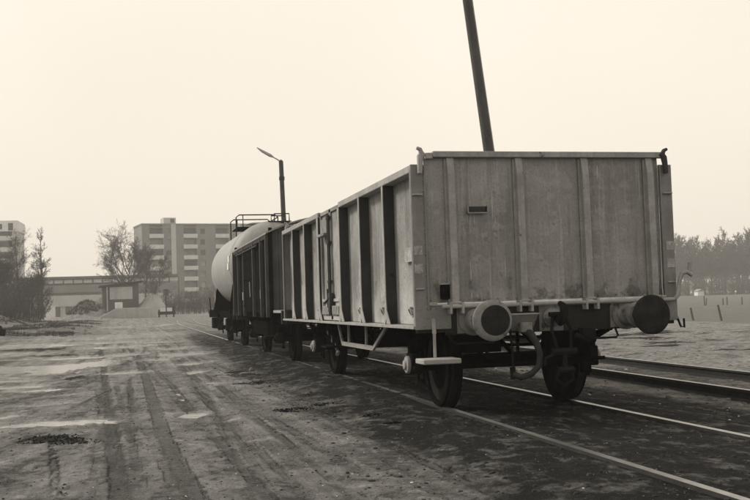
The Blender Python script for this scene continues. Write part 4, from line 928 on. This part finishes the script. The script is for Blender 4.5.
# sand heap
mb = MB(); n = 26; rg = random.Random(3); vs = [(.5, 0, 3.0)]
for r in range(1, 7):
    for k in range(n): a = k*6.283/n; R = r/6*2.7*(1+.14*math.sin(2*a+1)+rg.uniform(-.1, .1)); vs.append((R*math.cos(a)+.5*(1-r/6), R*math.sin(a), 3.1*(1-(r/6)**1.3)*(1+rg.uniform(-.14, .1))-.05))
fs = [(0, 1+k, 1+(k+1) % n) for k in range(n)]+[(1+(r-1)*n+k, 1+r*n+k, 1+r*n+(k+1) % n, 1+(r-1)*n+(k+1) % n) for r in range(1, 6) for k in range(n)]
mb.add(vs, fs); o = mb.build('sand_heap', MT['sand'], smooth=True); o.location = (-1.6, 131, gz(-1.6, 131)); tag(o, 'steep pale heap of sand right of the flat roofed hut', 'heap')
def bufferstop():
    x, y = 0, 113.5; z = gz(x, y); t = thing('buffer_stop', 'dark timber buffer stop at the end of the siding beside the ramp', 'buffer stop', (x, y, z))
    mb = MB(); mb.box(-1.0, 1.0, -.1, .12, .35, .75); mb.build('cross_beam', MT['beam'], t, bevel=.02)
    for s in (-.85, .85): mb = MB(); mb.box(s-.09, s+.09, .12, .32, -.2, 1.35 if s > 0 else .95); mb.bar((s, .25, .6), (s, 1.5, -.1), .12, .12); mb.build('post', MT['beam'], t)
    for s in (-.4, .35): mb = MB(); mb.box(s-.3, s+.3, -.14, -.1, .72, 1.15); mb.build('warning_plate', MT['white'], t)
    x = .05; t2 = thing('signal_post', 'thin dark signal post just behind the buffer stop', 'signal post', (x, 115.5, gz(x, 115.5)))
    mb = MB(); mb.tube([(0, 0, 0), (0, 0, 3.4)], .07, 8); mb.build('post', MT['beam'], t2); mb = MB(); mb.box(-.3, .3, -.06, .06, 2.6, 3.4); mb.build('signal_board', MT['shade'], t2)
bufferstop()
x, y = -15.8, 150.; mb = MB(); mb.box(-.65, .65, -.4, .4, -.2, 1.9); mb.box(-.75, .75, -.5, .5, 1.9, 2.0)
o = mb.build('switch_cabinet', MT['white'], bevel=.03); o.location = (x, y, gz(x, y)); tag(o, 'white upright cabinet beside the pale lane at left', 'cabinet')
x, y = -13.3, 170.; mb = MB(); mb.box(-.35, .35, -.04, .04, .8, 1.8); mb.box(-.05, .05, -.03, .03, -.2, .8)
o = mb.build('notice_board', MT['white']); o.location = (x, y, gz(x, y)); tag(o, 'small white notice board in front of the station wall', 'notice board')
x, y = -10.4, 148.; mb = MB(); mb.tube([(0, 0, -.2), (0, 0, 2.0)], .16, 8); o = mb.build('gate_post', MT['beam']); o.location = (x, y, gz(x, y)); tag(o, 'dark gate post left of the earth heap', 'post')
def car(x, y, rz, label):
    t = thing('parked_car', label, 'car', (x, y, gz(x, y)+.25), rz)
    mb = MB(); mb.prism([(-2.05, .3), (2.05, .3), (2.1, .65), (1.95, .85), (1.0, .92), (.55, 1.4), (-.9, 1.42), (-1.5, .95), (-2.0, .88), (-2.1, .6)], 'y', -.8, .8); mb.build('body', MT['ochre'], t, bevel=.06)
    mb = MB(); mb.prism([(.88, .94), (.48, 1.34), (-.82, 1.36), (-1.32, .96)], 'y', -.81, .81); mb.build('window', MT['window'], t)
    for a in (-1.3, 1.3):
        for s in (-.72, .72): mb = MB(); mb.lathe([(.15, -.09), (.31, -.09), (.31, .09), (.15, .09)], (a, s, .3), 'y', 20); mb.build('wheel', MT['black'], t)
car(-9.9, 178, .1, 'pale saloon car parked before the station, left of the hut')
mb = MB(); rg = random.Random(8)
mb.tube([(0, 0, -.15), (.02, 0, .2), (-.02, 0, .5)], [.3, .24, .2], 9); mb.tube([(.2, -.05, -.1), (.3, -.05, .34)], [.14, .1], 7)
o = mb.build('tree_stump', MT['black'], smooth=True); o.location = (-10.55, 43.5, gz(-10.55, 43.5)); tag(o, 'dark jagged stump at the left edge of the yard', 'tree stump')
# fence posts in the field
def post_at(px, dist, h, lean, label):
    a = YAW+math.atan((px-375)/1012.); x = -4.15+dist*math.sin(a); y = -9.6+dist*math.cos(a); z = gz(x, y)
    mb = MB(); mb.tube([(0, 0, -.3), (lean*h, 0, h)], [.11, .09], 7); o = mb.build('fence_post', MT['pole']); o.location = (x, y, z); tag(o, label, 'fence post', 'fence posts in the field')
for a in [(690.4, 100, 1.2, -.22, 'leaning near fence post close to the wagon corner'), (718.8, 97, 1.45, -.25, 'tallest leaning fence post in the middle of the near row'), (749.0, 100, 1.1, 0, 'near fence post at the right edge of the picture'),
          (702.2, 165, 1.5, -.05, 'far forked looking fence post left of the pair'), (703.4, 168, 1.1, .12, 'short fence post leaning right beside the far left one'), (720.5, 165, 1.1, 0, 'left post of the upright far pair'), (724.5, 166, 1.25, 0, 'right post of the upright far pair'), (739.4, 165, 1.2, 0, 'lone far fence post right of the pair'), (762, 100, 1.2, .1, 'near fence post just beyond the right edge')]: post_at(*a)
a = YAW+math.atan((697-375)/1012.); x, y = -4.15+308*math.sin(a), -9.6+308*math.cos(a)
t = thing('field_shed', 'tiny white shed at the foot of the far wood', 'shed', (x, y, gz(x, y)))
mb = MB(); mb.box(-1, 1, -1, 1, 0, 1.2); mb.build('wall', MT['white'], t); mb = MB(); mb.prism([(-1.2, 1.2), (1.2, 1.2), (0, 1.9)], 'y', -1.2, 1.2); mb.build('roof', MT['roof'], t)
# ------------------------------------------------------------------ small stones and scraps
def stone(x, y, s, mat, label, name='stone', cat='stone', flat=.6, group=None):
    rg = random.Random(int(x*100)+int(y*10)); mb = MB(); n = 8; vs = [(0, 0, s*flat)]
    for r, zf in ((.6, .85), (1.0, .35), (.8, -.4)):
        for k in range(n): a = k*6.283/n; q = s*r*rg.uniform(.8, 1.15); vs.append((q*math.cos(a), q*math.sin(a), s*flat*zf))
    fs = [(0, 1+k, 1+(k+1) % n) for k in range(n)]+[(1+r*n+k, 1+(r+1)*n+k, 1+(r+1)*n+(k+1) % n, 1+r*n+(k+1) % n) for r in (0, 1) for k in range(n)]
    mb.add(vs, fs); o = mb.build(name, MT[mat]); o.location = (x, y, gz(x, y)); return tag(o, label, cat, group)
stone(-1.86, 10.4, .05, 'stone', 'pale upright stone on the dark ground left of the wagon wheels', flat=1.6)
stone(-2.23, -2.6, .014, 'palestone', 'tiny white stone in the mud near the lower middle')
def scatter(n, xr, yr, s0, s1, seed, mat, name, dens=None):
    rs = np.random.RandomState(seed); X = rs.uniform(xr[0], xr[1], n); Y = yr[0]+(yr[1]-yr[0])*rs.uniform(0, 1, n)**1.8
    if dens is not None: k = rs.rand(n) < dens(X, Y); X, Y = X[k], Y[k]
    Z = H(X, Y); S = s0+(s1-s0)*rs.rand(len(X))**3; mb = MB()
    for x, y, z, s in zip(X, Y, Z, S):
        a0 = rs.uniform(0, 6.28); j = rs.uniform(.6, 1.25, 12)*s; c1, s1 = math.cos(a0), math.sin(a0); el_ = rs.uniform(.6, 1.3); vs = []
        for k in range(6):
            for lv, zz in ((0, -.25), (1, .42)):
                q = j[k*2+lv]*(.75 if lv else 1.05); ux, uy = q*math.cos(k*1.047), q*math.sin(k*1.047)*el_; vs.append((x+ux*c1-uy*s1, y+ux*s1+uy*c1, z+zz*s*rs.uniform(.8, 1.2)))
        vs.append((x+rs.uniform(-.2, .2)*s, y, z+s*.6))
        fs_ = [(2*k, (2*k+2) % 12, (2*k+3) % 12, 2*k+1) for k in range(6)]+[(2*k+1, (2*k+3) % 12, 12) for k in range(6)]
        mb.add(vs, fs_)
    tag(mb.build(name, MT[mat]), kind='stuff')
    return
scatter(6500, (-2.6, 3.0), (-5, 14), .005, .03, 1, 'darkstone', 'ballast_stones', lambda X, Y: np.where(np.abs(X) < 1.9, .75, .35))
scatter(2600, (2.2, 13), (-2, 26), .008, .05, 2, 'stone', 'track_gravel')
scatter(500, (1.2, 12), (-3, 26), .006, .03, 5, 'palestone', 'pale_gravel', lambda X, Y: .4+.0*X)
scatter(5000, (-6.5, -1.8), (-5, 10), .002, .013, 6, 'darkstone', 'mud_crumbs')
scatter(1800, (-2.4, 3.0), (-5, 14), .002, .010, 15, 'stone', 'ash_specks')
scatter(260, (-2.2, 5), (-5, 14), .002, .010, 16, 'palestone', 'pale_specks')
scatter(900, (-6.5, -1.8), (-5, 10), .002, .008, 17, 'palestone', 'pale_grit')
# ragged cinder clods where the dark patches are
rs = np.random.RandomState(9); mb = MB()
for (a, b, rx, ry) in [d for d in DK if d[1] < 9]:
    q = np.sqrt(rs.rand(120)); an = rs.uniform(0, 6.283, 120); X = a+rx*q*np.cos(an); Y = b+ry*q*np.sin(an); Z = H(X, Y)
    for x, y, z in zip(X, Y, Z):
        s = rs.uniform(.004, .016); j = rs.uniform(.6, 1.3, 5)*s
        mb.add([(x-j[0], y, z), (x, y-j[1], z), (x+j[2], y, z), (x, y+j[3], z), (x, y, z+j[4]*.8)], [(0, 1, 4), (1, 2, 4), (2, 3, 4), (3, 0, 4)])
tag(mb.build('cinder_clods', MT['black']), kind='stuff')
# rough dead grass on the banks and at the crest
def grass(n, reg, h0, h1, seed, name, mat='twig'):
    rs = np.random.RandomState(seed); X = rs.uniform(reg[0], reg[1], n); Y = rs.uniform(reg[2], reg[3], n); Z, ci, T, L, wt, gr, pl = H(X, Y, True); mb = MB()
    for x, y, z, g in zip(X, Y, Z, gr):
        if g < .35 or float(vn(x*.9, y*.45)) < .52: continue
        for k in range(3):
            a = rs.uniform(0, 6.283); h = rs.uniform(h0, h1); w = .008+.0002*y; dx, dy = math.cos(a)*h*.5, math.sin(a)*h*.5
            ox, oy = rs.uniform(-.1, .1, 2); mb.add([(x+ox-w, y+oy, z-.02), (x+ox+w, y+oy, z-.02), (x+ox+dx, y+oy+dy, z+h)], [(0, 1, 2)])
    tag(mb.build(name, MT[mat]), kind='stuff')
grass(34000, (-34, -5, 30, 118), .04, .17, 3, 'dead_grass')
grass(2200, (-13, -7, 118, 130), .1, .4, 4, 'heap_weeds')
# ------------------------------------------------------------------ haze
mb = MB(); mb.box(-1700, 1700, -300, 1700, -4, 42); m = bpy.data.materials.new('haze_air'); m.use_nodes = True; nt = m.node_tree; nt.nodes.clear()
o1 = nt.nodes.new('ShaderNodeOutputMaterial'); v = nt.nodes.new('ShaderNodeVolumePrincipled'); v.inputs['Color'].default_value = (1, .99, .97, 1); v.inputs['Density'].default_value = .00078; v.inputs['Anisotropy'].default_value = 0
nt.links.new(v.outputs[0], o1.inputs['Volume']); tag(mb.build('haze', m), kind='stuff')
